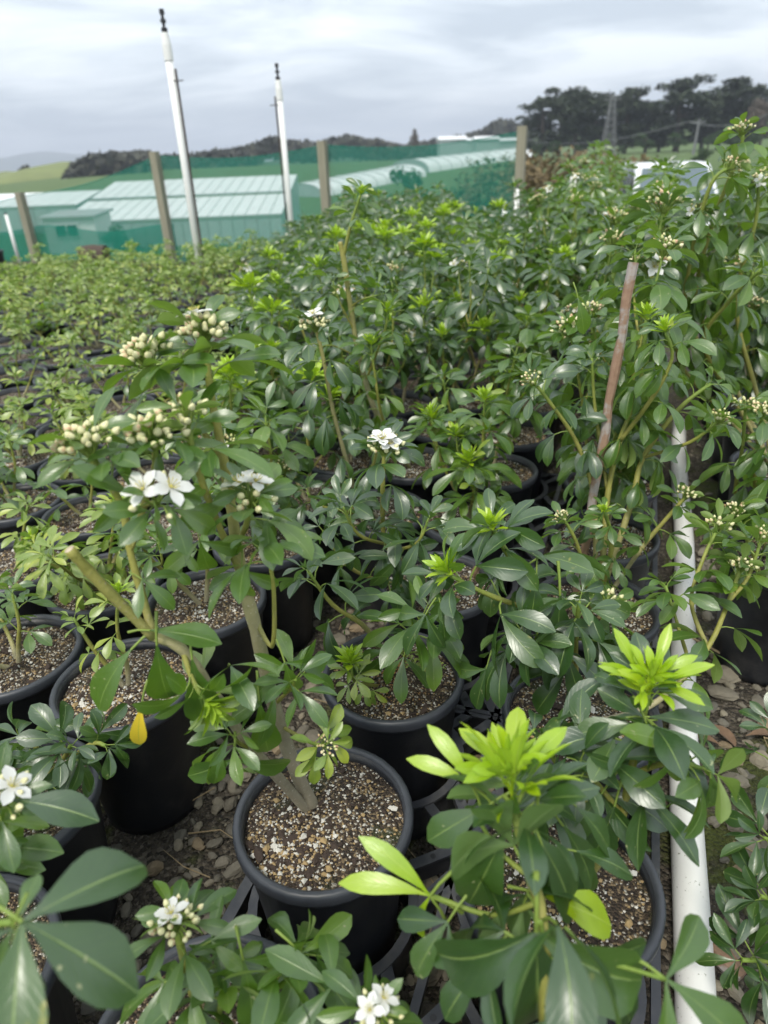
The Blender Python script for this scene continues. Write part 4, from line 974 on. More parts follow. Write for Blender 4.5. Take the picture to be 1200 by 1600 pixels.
# ------------------------------------------------------------------ irrigation pipe and risers
pp = MB(); a_ = bed(0.178, 0.10, 0.029); b_ = bed(0.238, 2.9, 0.029)
pts = [a_.lerp(b_, i/14)+UX*(0.006*math.sin(i*0.9)) for i in range(15)]
pp.tube(pts, 0.0265, 20)
tag(ob('irrigation_pipe', pp.mesh('irrigation_pipe', [M_PVC], True)), 'scuffed white plastic pipe lying along the edge of the pot trays', 'pipe')
def riser(base_px, top_px, Y, label, stake_side, stake_top, rad):
    t = P(*top_px, Y); x = P(*base_px, Y).x; h = t.z; root = empty('sprinkler_riser', (x, Y, 0)); tag(root, label, 'riser', 'white sprinkler risers')
    tx = t.x-x; ax = Vector((tx, 0, h))
    at_ = lambda f: ax*f
    mb = MB(); mb.tube([at_(0), at_(.5), at_(.90)], rad, 14); ob('pipe', mb.mesh('pipe', [M_PVC], True), root)
    mb = MB(); mb.tube([at_(.855), at_(.90), at_(.918), at_(.935)], [rad*1.18, rad*1.18, rad*1.0, rad*.85], 14); ob('coupling', mb.mesh('coupling', [M_PVC]), root)
    mb = MB(); k = [.935, .948, .9485, .962, .9625, .972, .9725, .985, .9855, 1.0]; rr_ = [.75, .8, .35, .35, .7, .7, .35, .4, .65, .6]
    mb.tube([at_(f) for f in k], [rad*r_ for r_ in rr_], 12); ob('sprinkler_head', mb.mesh('sprinkler_head', [M_BLACK]), root)
    o = Vector((stake_side*(rad+.011), -.01, 0)); mb = MB(); mb.bar(o, o+at_(stake_top), .012, .012); ob('steel_stake', mb.mesh('steel_stake', [M_STEEL]), root)
    mb = MB(); mb.bar(o+at_(stake_top-.035)+Vector((-.045, -.008, 0)), o+at_(stake_top-.035)+Vector((.045, -.008, 0)), .006, .006); ob('tie', mb.mesh('tie', [M_STEEL]), root)
riser((312, 415), (252, 14), 5.5, 'taller white sprinkler riser strapped to a rusty stake on its right side', 1, .83, .026)
riser((457, 375), (432, 99), 6.5, 'shorter white sprinkler riser with the rusty stake on its left side', -1, .87, .024)
def short_post(px, py, Y, h, label):
    g_ = P(px, py, Y); root = empty('marker_post', (g_.x, Y, 0)); tag(root, label, 'post')
    mb = MB(); mb.tube([(0, 0, 0), (-.01, 0, h*.95)], .02, 12); ob('tube', mb.mesh('tube', [M_PVC], True), root)
    mb = MB(); mb.tube([(-.01, 0, h*.95), (-.01, 0, h*.955), (-.01, 0, h)], [.013, .013, .007], 10); ob('cap', mb.mesh('cap', [M_BLACK]), root)
short_post(790, 340, 6.6, .66, 'short white plastic post with black cap, in front of the cloth')
short_post(808, 330, 6.9, .78, 'short white plastic post leaning by the last timber fence post')
short_post(30, 408, 9.0, .62, 'short white plastic post by the low end of the green fence')

# ------------------------------------------------------------------ green shade-cloth fence
fence = empty('shade_cloth_fence', (0, 0, 0)); tag(fence, 'green shade cloth fence strung between weathered timber posts', 'fence')
tops = []
PPX = [(44, 300), (235, 237), (502, 220), (812, 197)]
for i in range(4):
    x, y = -4.397+1.952*i, 9.5-.694*i
    t = P(PPX[i][0], PPX[i][1], y); tops.append(Vector((x, y, t.z)))
ext = Vector((-4.397-1.952, 9.5+.694, 0.62)); tops.insert(0, ext)
for i, t in enumerate(tops):
    g_ = hground(t.x, t.y); mb = MB()
    mb.box((t.x, t.y, (g_-.1+t.z)/2), (.085, .085, t.z-g_+.1), rz=-.34); 
    ob('post', mb.mesh('post', [M_TIMBER]), fence)
for i in range(4):
    a_, b_ = tops[i], tops[i+1]; nu, nv = 28, 10; vs = []; rr_ = random.Random(i)
    n_ = Vector((.335, .942, 0))
    for k in range(nv+1):
        for j in range(nu+1):
            f = j/nu; p = a_.lerp(b_, f); top = p.z-.045-.07*math.sin(math.pi*f)*(1 if i else .4); g_ = hground(p.x, p.y)-.02
            z = g_+(top-g_)*k/nv
            w = n_*(.055+.02*mnoise.noise(Vector((p.x*1.6, z*2.2, i)))+.02*math.sin(math.pi*f)*math.sin(k/nv*3))
            vs.append((p.x+w.x, p.y+w.y, z))
    fs = [(k*(nu+1)+j, k*(nu+1)+j+1, (k+1)*(nu+1)+j+1, (k+1)*(nu+1)+j) for k in range(nv) for j in range(nu)]
    ob('shade_cloth', mesh('shade_cloth', vs, fs, [M_CLOTH], sm=True), fence)
    mb = MB(); mb.tube([Vector(vs[nv*(nu+1)+j])+Vector((0, 0, .004)) for j in range(0, nu+1, 2)], .004, 5); ob('top_wire', mb.mesh('top_wire', [M_CLOTH2]), fence)
    if i < 2:
        vs = []
        for k in range(4):
            for j in range(nu+1):
                f = j/nu; p = a_.lerp(b_, f); g_ = hground(p.x, p.y)-.02; z = g_+(.40+.04*math.sin(f*7+i))*k/3
                w = n_*(.14+.03*mnoise.noise(Vector((p.x*2, z*3, 9)))); vs.append((p.x+w.x, p.y+w.y, z))
        ob('skirt_cloth', mesh('skirt_cloth', vs, [(k*(nu+1)+j, k*(nu+1)+j+1, (k+1)*(nu+1)+j+1, (k+1)*(nu+1)+j) for k in range(3) for j in range(nu)], [M_CLOTH2], sm=True), fence)
x2 = P(819, 200, 7.7); mb = MB(); mb.box((x2.x, 7.75, x2.z/2-.05), (.08, .08, x2.z+.1), rz=-.3); ob('post', mb.mesh('post', [M_TIMBER]), fence)

# things at the far left edge of the bed
g_ = P(148, 410, 8.55); mb = MB(); mb.tube([(-.15, 0, .13), (0, .02, .135), (.15, .01, .13)], [.115, .125, .118], 14)
tag(ob('log', mb.mesh('log', [m_simple('log_bark', (0.075, 0.055, 0.042), 0.9, 0.4, 20, 0.5)]), None, Matrix.Translation((g_.x, 8.55, 0))), 'short weathered log lying in front of the green fence', 'log')
g_ = P(-2, 432, 8.1)
gr_ = empty('sedge_pot', (g_.x, 8.1, 0)); tag(gr_, 'tuft of brown sedge in a black pot by the low end of the fence', 'sedge'); new_pot(gr_, 3, False)
mb = MB(); rr_ = random.Random(8)
for i in range(420):
    a = rr_.uniform(0, 6.3); q_ = .05*math.sqrt(rr_.random()); h = rr_.uniform(.25, .48); o_ = rr_.uniform(.02, .20)
    b = Vector((q_*math.cos(a), q_*math.sin(a), SOIL_Z-.01)); sd_ = Vector((-math.sin(a), math.cos(a), 0))*.003
    m_ = b+Vector((math.cos(a)*o_*.35, math.sin(a)*o_*.35, h*.65)); e_ = b+Vector((math.cos(a)*o_, math.sin(a)*o_, h))
    mb.add([b-sd_, b+sd_, m_-sd_, m_+sd_, e_], [(0, 1, 3, 2), (2, 3, 4)])
ob('blades', mb.mesh('blades', [M_BGRASS]), gr_, kind='stuff')
# ground litter: dead leaves by the pipe, wood scrap
rl = random.Random(12)
for px, py in ((1127, 1165), (1165, 1150), (1098, 1130)):
    mb = MB(); leaflet(mb, (0, 0, 0), 0, .15, .075, .03, rl, 1.1, R(28), 4, 7); p = Zp(px, py, .02)
    tag(ob('fallen_leaf', mb.mesh('fallen_leaf', [M_DEAD], True), None, Matrix.Translation(p) @ Matrix.Rotation(rl.uniform(0, 6), 4, 'Z')), '%s brown dead leaf out from the pipe on the bare gravel' % {1098: 'first', 1127: 'second', 1165: 'third'}[px], 'dead leaf', 'dead leaves on the gravel')
mb = MB(); p = Zp(1120, 1480, .018); mb.tube([(-.045, 0, 0), (-.02, .004, .003), (.02, 0, 0), (.05, -.01, 0)], [.012, .016, .014, .009], 8)
tag(ob('wood_scrap', mb.mesh('wood_scrap', [M_STAKE]), None, Matrix.Translation(p) @ Matrix.Rotation(1.9, 4, 'Z')), 'short stub of old wood on the mossy gravel right of the pipe', 'wood')
a_ = Zp(1055, 1000, .03); b_ = Zp(1195, 1055, .012); mb = MB(); mb.tube([a_+Vector((0, 0, .03)), a_.lerp(b_, .5)+Vector((0, 0, .012)), b_], [.003, .0028, .002], 6)
tag(ob('twig', mb.mesh('twig', [M_STRAW])), 'long thin dead twig resting across the white pipe and the gravel', 'twig')

# ------------------------------------------------------------------ beyond the fence
def gz(x, y): return hground(x, y)
def greenhouse(pxa, pxb, Y, depth, eave, ridge, spans, label, group=None, npan=12, skew=0.0):
    A_ = P(pxa, 340, Y); B_ = P(pxb, 340, Y); g_ = min(gz(A_.x, Y), gz(B_.x, Y))
    root = empty('greenhouse', ((A_.x+B_.x)/2, Y, g_)); root.rotation_euler.z = skew; tag(root, label, 'greenhouse', group); w = B_.x-A_.x; x0 = -w/2
    dz = eave; pw = w/npan
    for s_ in range(spans):
        y0 = depth*s_; ze = eave+ (ridge-eave)*s_
        for k in range(npan):
            mb = MB(); c0 = x0+k*pw
            mb.add([(c0+.02, y0, ze), (c0+pw-.02, y0, ze), (c0+pw-.02, y0+depth*.96, ze+(ridge-eave)*.92), (c0+.02, y0+depth*.96, ze+(ridge-eave)*.92)], [(0, 1, 2, 3)])
            mb.add([(c0+.02, y0, ze-.04), (c0+pw-.02, y0, ze-.04), (c0+pw-.02, y0+depth*.96, ze+(ridge-eave)*.92-.04), (c0+.02, y0+depth*.96, ze+(ridge-eave)*.92-.04)], [(3, 2, 1, 0)])
            ob('roof_panel', mb.mesh('roof_panel', [M_POLY]), root)
        if s_ == 0:
            for k in range(npan):
                mb = MB(); mb.box((x0+(k+.5)*pw, .03, eave/2-.03), (pw-.06, .04, eave-.08)); ob('wall_panel', mb.mesh('wall_panel', [M_POLY2]), root)
                mb = MB(); mb.box((x0+k*pw, 0, eave/2), (.05, .06, eave)); ob('rib', mb.mesh('rib', [M_FRAME]), root)
        mb = MB(); mb.box((0, y0, ze+.02), (w, .10, .10)); ob('gutter', mb.mesh('gutter', [M_FRAME]), root)
    for sx_ in (-1, 1):
        mb = MB(); xx = sx_*(w/2-.04); prof = [(0, 0), (depth*spans, 0), (depth*spans, eave+(ridge-eave)*(spans-.1))]
        for s_ in range(spans-1, -1, -1): prof += [(depth*(s_+.95), eave+(ridge-eave)*(s_+.88)), (depth*s_+.02, eave+(ridge-eave)*s_-.06)]
        vs = [(xx-.02, y, z) for y, z in prof]+[(xx+.02, y, z) for y, z in prof]; n_ = len(prof)
        mb.add(vs, [tuple(range(n_)), tuple(range(2*n_-1, n_-1, -1))]+[(i, (i+1) % n_, n_+(i+1) % n_, n_+i) for i in range(n_)]); ob('end_wall', mb.mesh('end_wall', [M_POLY2]), root)
    return root
greenhouse(84, 440, 40, 5.5, 1.35, 2.25, 2, 'long stepped greenhouse with pale roof panels and ribbed front wall', npan=18)
greenhouse(-60, 122, 52, 6, 1.7, 2.5, 1, 'pale greenhouse half hidden behind the white hut', npan=8)
# hut
hx0 = P(70, 360, 36); hx1 = P(150, 360, 36); g_ = gz(hx0.x, 36); w = hx1.x-hx0.x
hut = empty('white_hut', ((hx0.x+hx1.x)/2, 36, g_)); tag(hut, 'small white hut with one dark window in front of the greenhouses', 'hut')
mb = MB(); mb.box((0, 1.2, .95), (w, 2.4, 1.9)); ob('wall', mb.mesh('wall', [M_WHITE]), hut)
mb = MB(); mb.box((0, 1.2, 1.96), (w+.3, 2.8, .10), M=Matrix.Rotation(.05, 3, 'X')); ob('roof', mb.mesh('roof', [M_FRAME]), hut)
mb = MB(); mb.box((-.15, -.03, 1.3), (1.15, .05, .66)); wn = ob('window', mb.mesh('window', [M_WHITE]), hut)
for sx_ in (-1, 1):
    mb = MB(); mb.box((-.15+sx_*.28, -.062, 1.3), (.48, .02, .50)); ob('pane', mb.mesh('pane', [M_GLASS]), wn)
# tunnel houses
def tunnel(p0, p1, r_, h, label, group=None):
    p0 = Vector(p0); p1 = Vector(p1); d = (p1-p0); sd_ = Vector((d.y, -d.x, 0)).normalized(); root = empty('tunnel_house', (p0+p1)/2); tag(root, label, 'tunnel house', group)
    mb = MB(); vs = []; n_ = 12; k_ = 10; c0 = (p0+p1)/2
    for k in range(k_+1):
        c = p0.lerp(p1, k/k_)-c0
        for j in range(n_+1):
            a = math.pi*j/n_; vs.append(c+sd_*(r_*math.cos(a))+Vector((0, 0, h*math.sin(a)**.7)))
    mb.add(vs, [(k*(n_+1)+j, (k+1)*(n_+1)+j, (k+1)*(n_+1)+j+1, k*(n_+1)+j+1) for k in range(k_) for j in range(n_)])
    ob('cover', mb.mesh('cover', [M_POLY], True), root)
    for k in (0, k_):
        mb = MB(); mb.add(vs[k*(n_+1):(k+1)*(n_+1)], [tuple(range(n_+1))]); ob('end_wall', mb.mesh('end_wall', [M_POLY2]), root)
    for k in range(k_+1):
        mb = MB(); c = p0.lerp(p1, k/k_)-c0
        mb.tube([c+sd_*((r_+.03)*math.cos(math.pi*j/n_))+Vector((0, 0, (h+.03)*math.sin(math.pi*j/n_)**.7)) for j in range(n_+1)], .04, 4); ob('hoop', mb.mesh('hoop', [M_FRAME]), root)
def onz(px, Y): p = P(px, 300, Y); return Vector((p.x, Y, gz(p.x, Y)-.05))
TG = 'pale tunnel houses beyond the field'
tunnel(onz(470, 70), onz(633, 80), 3.0, 1.15, 'pale tunnel house beyond the green field, behind the third timber post', TG)
tunnel(onz(640, 84), onz(800, 96), 3.0, 1.3, 'long pale tunnel house on the rise of the green field', TG)
for i, (pa, pb, Y) in enumerate(((690, 725, 150), (730, 756, 165), (745, 775, 140), (780, 808, 150))):
    p = onz((pa+pb)/2, Y); w = (pb-pa)/1067*Y*1.05; zt = P((pa+pb)/2, 212+i % 2*3, Y).z; root = empty('white_shed', (p.x, Y, p.z)); tag(root, '%s low white shed on the far rise, counted from the lone skyline tree' % ('first', 'second', 'third', 'last')[i], 'shed', 'white sheds on the far rise')
    h = max(1.5, zt-p.z); mb = MB(); mb.box((0, 3, h*.42), (w, 6, h*.84)); ob('wall', mb.mesh('wall', [M_POLY2]), root)
    mb = MB(); mb.add([(-w/2-.2, -.3, h*.84), (w/2+.2, -.3, h*.84), (w/2+.2, 3, h), (-w/2-.2, 3, h), (-w/2-.2, 6.3, h*.84), (w/2+.2, 6.3, h*.84)], [(0, 1, 2, 3), (3, 2, 5, 4), (0, 3, 4), (1, 5, 2), (0, 4, 5, 1)]); ob('roof', mb.mesh('roof', [M_WHITE]), root)

ORDW = ['first', 'second', 'third', 'fourth', 'fifth', 'sixth', 'seventh', 'eighth', 'ninth', 'tenth', 'eleventh']
# trees
def crown_mesh(seed, n, blobs, leaf, mat, name='crown', flat=0.6):
    r = random.Random(seed); mb = MB()
    for i in range(n):
        c, rad = blobs[r.randrange(len(blobs))]; d = Vector((r.gauss(0, 1), r.gauss(0, 1), r.gauss(0, 1)*.8)).normalized()*(r.random()**.4)
        p = Vector(c)+Vector((d.x*rad[0], d.y*rad[0], d.z*rad[1])); q = Vector((r.gauss(0, 1), r.gauss(0, 1), r.gauss(0, 1)+flat)).normalized()
        u = q.orthogonal().normalized(); u.rotate(Quaternion(q, r.uniform(0, 6.3))); w = q.cross(u); s = leaf*r.uniform(.5, 1.3)
        mb.add([p-u*s-w*s*.4, p+u*s*.2-w*s*.6, p+u*s, p+w*s*.6], [(0, 1, 2, 3)])
    return mb.mesh(name, [mat])
def pine_meshes(seed):
    r = random.Random(seed); blobs = []; H = 10.0
    tk = MB(); tp = [Vector((0, 0, 0)), Vector((r.uniform(-.3, .3), 0, H*.4)), Vector((r.uniform(-.5, .5), 0, H*.88))]; tk.tube(spline(tp, 4), [.32-.03*i for i in range(9)], 7)
    for i in range(30):
        z = H*r.uniform(.12, .95); a = r.uniform(0, 6.3); l = (1.0-.55*abs(z/H-.62)/.4)*r.uniform(1.4, 3.1)
        e = Vector((math.cos(a)*l, math.sin(a)*l, z+r.uniform(.1, .8))); tk.tube([(tp[1] if z < H*.6 else tp[2]).lerp(Vector((0, 0, z)), .8), e], [.10, .03], 4)
        blobs.append((e, (r.uniform(.9, 1.7), r.uniform(.5, 1.0))))
    blobs.append((Vector((tp[2].x, 0, H*.93)), (1.2, .9)))
    return tk.mesh('trunk', [M_TRUNK], True), crown_mesh(seed, 4200, blobs, .26, M_PINE)
PINES = [pine_meshes(50+i) for i in range(4)]
def tree(name, px, Y, top_py, meshes, H0, label, cat, group=None, wide=1.0, rot=0.0, base=None):
    p = onz(px, Y); zt = P(px, top_py, Y).z; s = (zt-p.z)/H0; root = empty(name, (p.x, Y, p.z)); tag(root, label, cat, group)
    M4 = Matrix.Rotation(rot, 4, 'Z') @ Matrix.Diagonal((s*wide, s*wide, s, 1))
    for nm, me in zip(('trunk', 'crown'), meshes): ob(nm, me, root, M4)
PXS = sorted((842, 868, 895, 922, 968, 948, 1000, 1046, 1020, 1085, 1135, 1110, 1160)); PL = ['first', 'second', 'third', 'fourth', 'fifth', 'sixth', 'seventh', 'eighth', 'ninth', 'tenth', 'eleventh', 'twelfth', 'last']
for i, (px, py, Y, wd) in enumerate(((842, 150, 112, 1.0), (868, 143, 118, 1.1), (895, 145, 110, 1.05), (922, 148, 120, 1.1), (968, 136, 114, .95), (948, 160, 122, 1.1), (1000, 160, 118, 1.0), (1046, 124, 112, 1.15), (1020, 165, 124, 1.1), (1085, 150, 120, 1.1), (1135, 122, 115, 1.1), (1110, 150, 125, 1.1), (1160, 140, 122, 1.0))):
    tree('pine_tree', px, Y, py, PINES[i % 4], 10.2, PL[PXS.index(px)]+' dark pine of the belt, counted from the russet hedge', 'pine', 'pines of the shelter belt', wd*1.45, i*1.3)
def round_tree(seed, mat, H=4.0, n=900, leaf=.16, wide=1.4):
    r = random.Random(seed); tk = MB(); tk.tube([(0, 0, 0), (.1, 0, H*.3), (0, .1, H*.7)], [.14, .1, .05], 6); blobs = []
    for i in range(10):
        a = r.uniform(0, 6.3); q_ = r.uniform(.2, 1)*wide; z = H*r.uniform(.35, .85); e = Vector((math.cos(a)*q_, math.sin(a)*q_, z)); blobs.append((e, (r.uniform(.4, .7), r.uniform(.4, .6)))); tk.tube([(0, 0, H*.3), e], [.05, .02], 4)
    return tk.mesh('trunk', [M_TRUNK], True), crown_mesh(seed, n, blobs, leaf, mat)
BUSHT = [round_tree(60+i, M_BUSH, 4.0, 2600, .10) for i in range(2)]; BROWNT = [round_tree(70+i, M_BROWN, 3.0, 3200, .06, 1.7) for i in range(2)]; GREYT = round_tree(80, M_GREYTW, 5, 2600, .09, 1.8)
tree('bushy_tree', 175, 30, 340, BUSHT[0], 4.0, 'round dark tree beside the white hut, seen through the cloth', 'tree', None, 1.0)
tree('bushy_tree', 660, 36, 252, BUSHT[1], 4.0, 'broad tree on the green field left of the capped white post, seen through the cloth', 'tree', None, 1.0, 1)
tree('bushy_tree', 742, 30, 268, BUSHT[0], 4.0, 'low bush just behind the last bay of green cloth', 'tree', None, 1.3, 2)
tree('bare_tree', 652, 150, 196, GREYT, 5.0, 'lone sparse tree on the skyline above the green cloth', 'tree', None, .8)
for i, (px, py, Y, wd) in enumerate(((838, 235, 24, 1.2), (850, 250, 20, 1.0), (868, 232, 26, 1.3), (900, 240, 25, 1.2), (940, 250, 30, 1.4), (985, 252, 34, 1.3))):
    tree('brown_shrub', px, Y, py, BROWNT[i % 2], 2.8, '%s russet shrub of the hedge, counted out from the last timber post' % ORDW[i], 'hedge shrub', 'russet hedge shrubs', wd, i)
for i, (px, py, Y) in enumerate(((1172, 150, 100), (1196, 135, 105))): tree('bare_tree', px, Y, py, GREYT, 5.0, ('leafless grey-brown tree touching the last pine of the belt', 'leafless grey-brown tree standing clear past the last pine of the belt')[i], 'tree', 'leafless trees by the pines', 1.2, i)
for i, (px, py, Y) in enumerate(((1010, 240, 60), (1050, 205, 95), (1090, 225, 62), (1130, 205, 90), (960, 225, 96), (860, 218, 100), (900, 222, 98), (1000, 205, 100), (1165, 205, 95), (835, 225, 96), (1095, 200, 100))): tree('green_shrub', px, Y, py, BUSHT[i % 2], 4.0, '%s green shrub at the foot of the pines, counted from the russet hedge' % ORDW[sorted((1010, 1050, 1090, 1130, 960, 860, 900, 1000, 1165, 835, 1095)).index(px)], 'shrub tree', 'green shrubs under the pines', 1.2, i)

# hills, far woods
def hill(name, pts, Y, depth, mat, nx_=60, rough=0.0, seed=0, base=None):
    vs = []; pts = sorted(pts); rows = 6
    for k in range(rows+1):
        f = k/rows
        for i in range(nx_+1):
            px = pts[0][0]+(pts[-1][0]-pts[0][0])*i/nx_
            for a, b in zip(pts, pts[1:]):
                if a[0] <= px <= b[0]: py = a[1]+(b[1]-a[1])*smooth((px-a[0])/(b[0]-a[0]))
            p = P(px, py, Y); zb = -4.0; z = p.z+rough*mnoise.noise(Vector((px*.05, seed, 0)))
            hgt = zb+(z-zb)*math.sin(math.pi/2*min(1, f*2))if f <= .5 else zb+(z-zb)*math.cos(math.pi*(f-.5))
            vs.append((p.x, Y+depth*(f-.5), hgt))
    fs = [(k*(nx_+1)+i, k*(nx_+1)+i+1, (k+1)*(nx_+1)+i+1, (k+1)*(nx_+1)+i) for k in range(rows) for i in range(nx_)]
    return tag(ob(name, mesh(name, vs, fs, [mat], sm=True)), kind='structure')
hill('distant_hills', [(-500, 262), (-200, 250), (0, 247), (70, 238), (130, 240), (230, 256), (420, 262), (700, 225), (900, 232), (1500, 215)], 2600, 900, M_HILL, 120, 12, 3)
hill('field_hill', [(-400, 300), (-100, 278), (30, 268), (110, 252), (200, 258), (330, 285)], 170, 90, M_FIELD, 50, .3, 5)
hill('wooded_rise', [(60, 300), (120, 268), (220, 256), (420, 252), (600, 244), (760, 215), (860, 225), (1000, 240)], 260, 120, M_HILL, 60, .5, 7)
def wood(px0, px1, tops_, Y, n, label, mat, leaf=.9, low=10, dY=14):
    r = random.Random(int(px0)); mb = MB(); pts = sorted(tops_)
    for i in range(n):
        px = r.uniform(px0, px1)
        for a, b in zip(pts, pts[1:]):
            if a[0] <= px <= b[0]: py = a[1]+(b[1]-a[1])*(px-a[0])/(b[0]-a[0])
        py += 5*mnoise.noise(Vector((px*.13, 0, px0)))+3*mnoise.noise(Vector((px*.4, 3, px0)))
        yy = Y+r.uniform(-dY, dY); p = P(px, py+low*4*r.random()**1.6, yy)
        q = Vector((r.gauss(0, 1), r.gauss(0, 1)-.6, r.gauss(0, 1)+.6)).normalized(); u = q.orthogonal().normalized(); u.rotate(Quaternion(q, r.uniform(0, 6.3))); w = q.cross(u); s = leaf*r.uniform(.5, 1.3)
        mb.add([p-u*s-w*s*.5, p+u*s*.3-w*s*.7, p+u*s, p+w*s*.7], [(0, 1, 2, 3)])
    tag(ob('far_wood', mb.mesh('far_wood', [mat])), label, 'woodland', kind='stuff')
wood(95, 245, [(95, 288), (115, 258), (140, 246), (200, 242), (232, 240), (245, 262)], 150, 3200, 'grey-green pine wood on the hill left of the taller riser', M_WOOD, .9, 11)
wood(250, 445, [(250, 248), (330, 240), (360, 236), (400, 228), (425, 216), (445, 222)], 190, 2200, 'distant row of trees on the skyline between the two risers', M_WOOD, 1.0, 7)
wood(450, 640, [(450, 222), (490, 226), (540, 215), (590, 222), (640, 232)], 200, 2200, 'distant dark trees on the skyline right of the shorter riser', M_WOOD, 1.0, 7)
wood(640, 830, [(640, 226), (700, 220), (755, 206), (775, 190), (800, 192), (830, 205)], 230, 2200, 'distant trees and wooded knoll on the skyline left of the pines', M_WOOD, 1.1, 8)
wood(20, 60, [(20, 280), (35, 262), (42, 260), (60, 282)], 165, 220, 'small clump of trees on the pale field hill', M_WOOD, .6, 5, 4)

# pylon, pole, wires
pb = onz(943, 104); zt = P(945, 149, 104).z; py_ = empty('lattice_pylon', pb); tag(py_, 'grey lattice pylon standing in front of the dark pines', 'pylon'); H = zt-pb.z
mb = MB(); w0, w1 = .85, .22
for sx_ in (-1, 1):
    for sy_ in (-1, 1): mb.bar((sx_*w0, sy_*w0, 0), (sx_*w1, sy_*w1, H), .08, .08)
ob('legs', mb.mesh('legs', [M_GALV]), py_)
mb = MB()
for k in range(9):
    a, b = k/9, (k+1)/9; wa, wb = w0+(w1-w0)*a, w0+(w1-w0)*b
    for s1_, s2_ in (((-1, -1), (1, -1)), ((1, -1), (1, 1)), ((1, 1), (-1, 1)), ((-1, 1), (-1, -1))):
        mb.bar((s1_[0]*wa, s1_[1]*wa, H*a), (s2_[0]*wb, s2_[1]*wb, H*b), .05, .05); mb.bar((s2_[0]*wa, s2_[1]*wa, H*a), (s1_[0]*wb, s1_[1]*wb, H*b), .05, .05)
ob('bracing', mb.mesh('bracing', [M_GALV]), py_)
mb = MB()
for zz in (.93, .99): mb.bar((-1.2, 0, H*zz), (1.2, 0, H*zz), .1, .1)
ob('cross_arm', mb.mesh('cross_arm', [M_GALV]), py_)
pp_ = onz(1074, 80); zt2 = P(1077, 186, 80).z; root = empty('power_pole', pp_); tag(root, 'thin grey power pole in front of the pines right of the pylon', 'pole')
mb = MB(); mb.tube([(0, 0, 0), (.1, 0, zt2-pp_.z)], [.16, .1], 8); ob('shaft', mb.mesh('shaft', [M_GALV]), root); mb = MB(); mb.bar((-.7, 0, zt2-pp_.z-.3), (.8, 0, zt2-pp_.z-.3), .1, .1); ob('cross_arm', mb.mesh('cross_arm', [M_GALV]), root)
for k, (pa, pb_) in enumerate((((835, 222, 110), (1076, 190, 80)), ((1076, 190, 80), (1230, 165, 70)))):
    a_ = P(*pa); b_ = P(*pb_); mb = MB(); mb.tube([a_.lerp(b_, t/10)+Vector((0, 0, -.9*math.sin(math.pi*t/10))) for t in range(11)], .03, 4)
    tag(ob('power_line', mb.mesh('power_line', [M_ROPE])), ('thin power line running left from the grey pole past the pylon', 'thin power line running right from the grey pole')[k], 'power line')

# ------------------------------------------------------------------ parked car behind the shrubs
cx = P(1098, 262, 14).x; g_ = gz(cx, 14.6); roof_z = P(1098, 254, 14).z; CH = roof_z-g_
car = empty('parked_car', (cx, 15.6, g_)); car.rotation_euler.z = R(-8); tag(car, 'white car parked beyond the tall shrubs, only roof and windscreen showing', 'car')
def loft(secs, mat, name, parent):
    mb = MB(); n_ = len(secs[0]); vs = [v for s_ in secs for v in s_]
    mb.add(vs, [(k*n_+i, k*n_+(i+1) % n_, (k+1)*n_+(i+1) % n_, (k+1)*n_+i) for k in range(len(secs)-1) for i in range(n_)]+[tuple(range(n_-1, -1, -1)), tuple(range((len(secs)-1)*n_, len(secs)*n_))])
    return ob(name, mb.mesh(name, [mat], True), parent)
def sec(y, w, z0, z1, r_=.12): return [(-w+r_, y, z0), (w-r_, y, z0), (w, y, z0+r_), (w, y, z1-r_), (w-r_, y, z1), (-w+r_, y, z1), (-w, y, z1-r_), (-w, y, z0+r_)]
zb = CH*.60
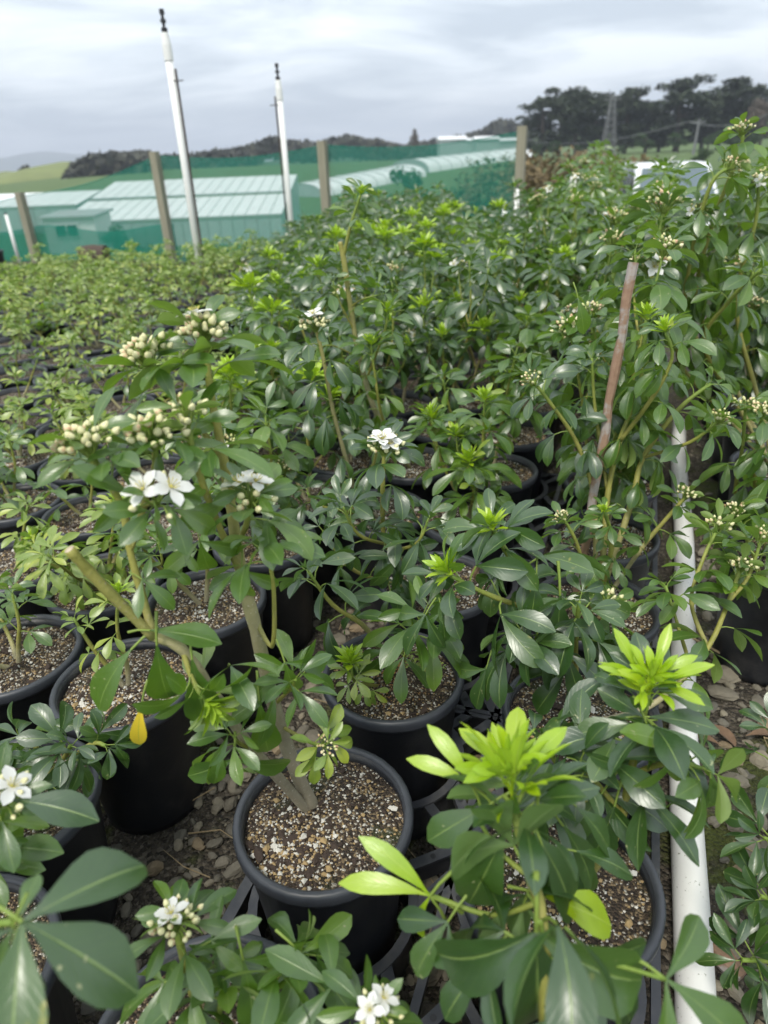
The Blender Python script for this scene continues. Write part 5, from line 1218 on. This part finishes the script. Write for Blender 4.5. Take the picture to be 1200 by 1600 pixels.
loft([sec(-2.15, .70, .30, zb-.22), sec(-2.0, .84, .24, zb-.10), sec(-.9, .88, .22, zb), sec(1.6, .88, .22, zb+.02), sec(2.05, .80, .30, zb)], M_CAR, 'body', car)
loft([sec(-.95, .84, zb-.05, zb+.03, .03), sec(-.35, .72, zb-.05, CH-.03, .06), sec(.2, .70, zb-.05, CH, .07), sec(1.3, .70, zb-.05, CH-.01, .07), sec(1.95, .80, zb-.05, zb+.05, .03)], M_CAR, 'cabin', car)
mb = MB(); mb.add([(-.74, -.92, zb+.06), (.74, -.92, zb+.06), (.62, -.40, CH-.10), (-.62, -.40, CH-.10)], [(0, 1, 2, 3)]); mb.v = [v+Vector((0, -.035, .012)) for v in mb.v]; ob('windscreen', mb.mesh('windscreen', [M_CARGL]), car)
for sx_ in (-1, 1):
    mb = MB(); mb.add([(sx_*.83, -.55, zb+.06), (sx_*.80, 1.4, zb+.06), (sx_*.735, 1.15, CH-.11), (sx_*.735, -.22, CH-.11)], [(0, 1, 2, 3)]); ob('side_window', mb.mesh('side_window', [M_CARGL]), car)
    mb = MB(); mb.box((sx_*.60, -2.08, zb-.24), (.34, .12, .14)); ob('headlight', mb.mesh('headlight', [M_LAMP]), car)
    for yy in (-1.3, 1.3):
        mb = MB(); mb.tube([(sx_*.70, yy, .31), (sx_*.72, yy, .31), (sx_*.88, yy, .31), (sx_*.90, yy, .31)], [.28, .31, .31, .28], 20); wh = ob('wheel', mb.mesh('wheel', [M_TYRE]), car)
        mb = MB(); mb.tube([(sx_*.895, yy, .31), (sx_*.91, yy, .31)], [.20, .18], 16); ob('rim', mb.mesh('rim', [M_FRAME]), wh)

# ------------------------------------------------------------------ air
hz = NT('haze'); hz.N.remove(hz.b); pv = hz.n('VolumePrincipled'); pv.inputs['Color'].default_value = (0.80, 0.87, 1.0, 1); pv.inputs['Density'].default_value = 0.0007; pv.inputs['Anisotropy'].default_value = 0.0
hz.l(pv.outputs[0], hz.out.inputs['Volume'])
mb = MB(); mb.box((0, 1500, 60), (7000, 4200, 140)); o = ob('haze', mb.mesh('haze', [hz.mat])); o['kind'] = 'stuff'; o['label'] = 'thin bluish haze over the distant hills'
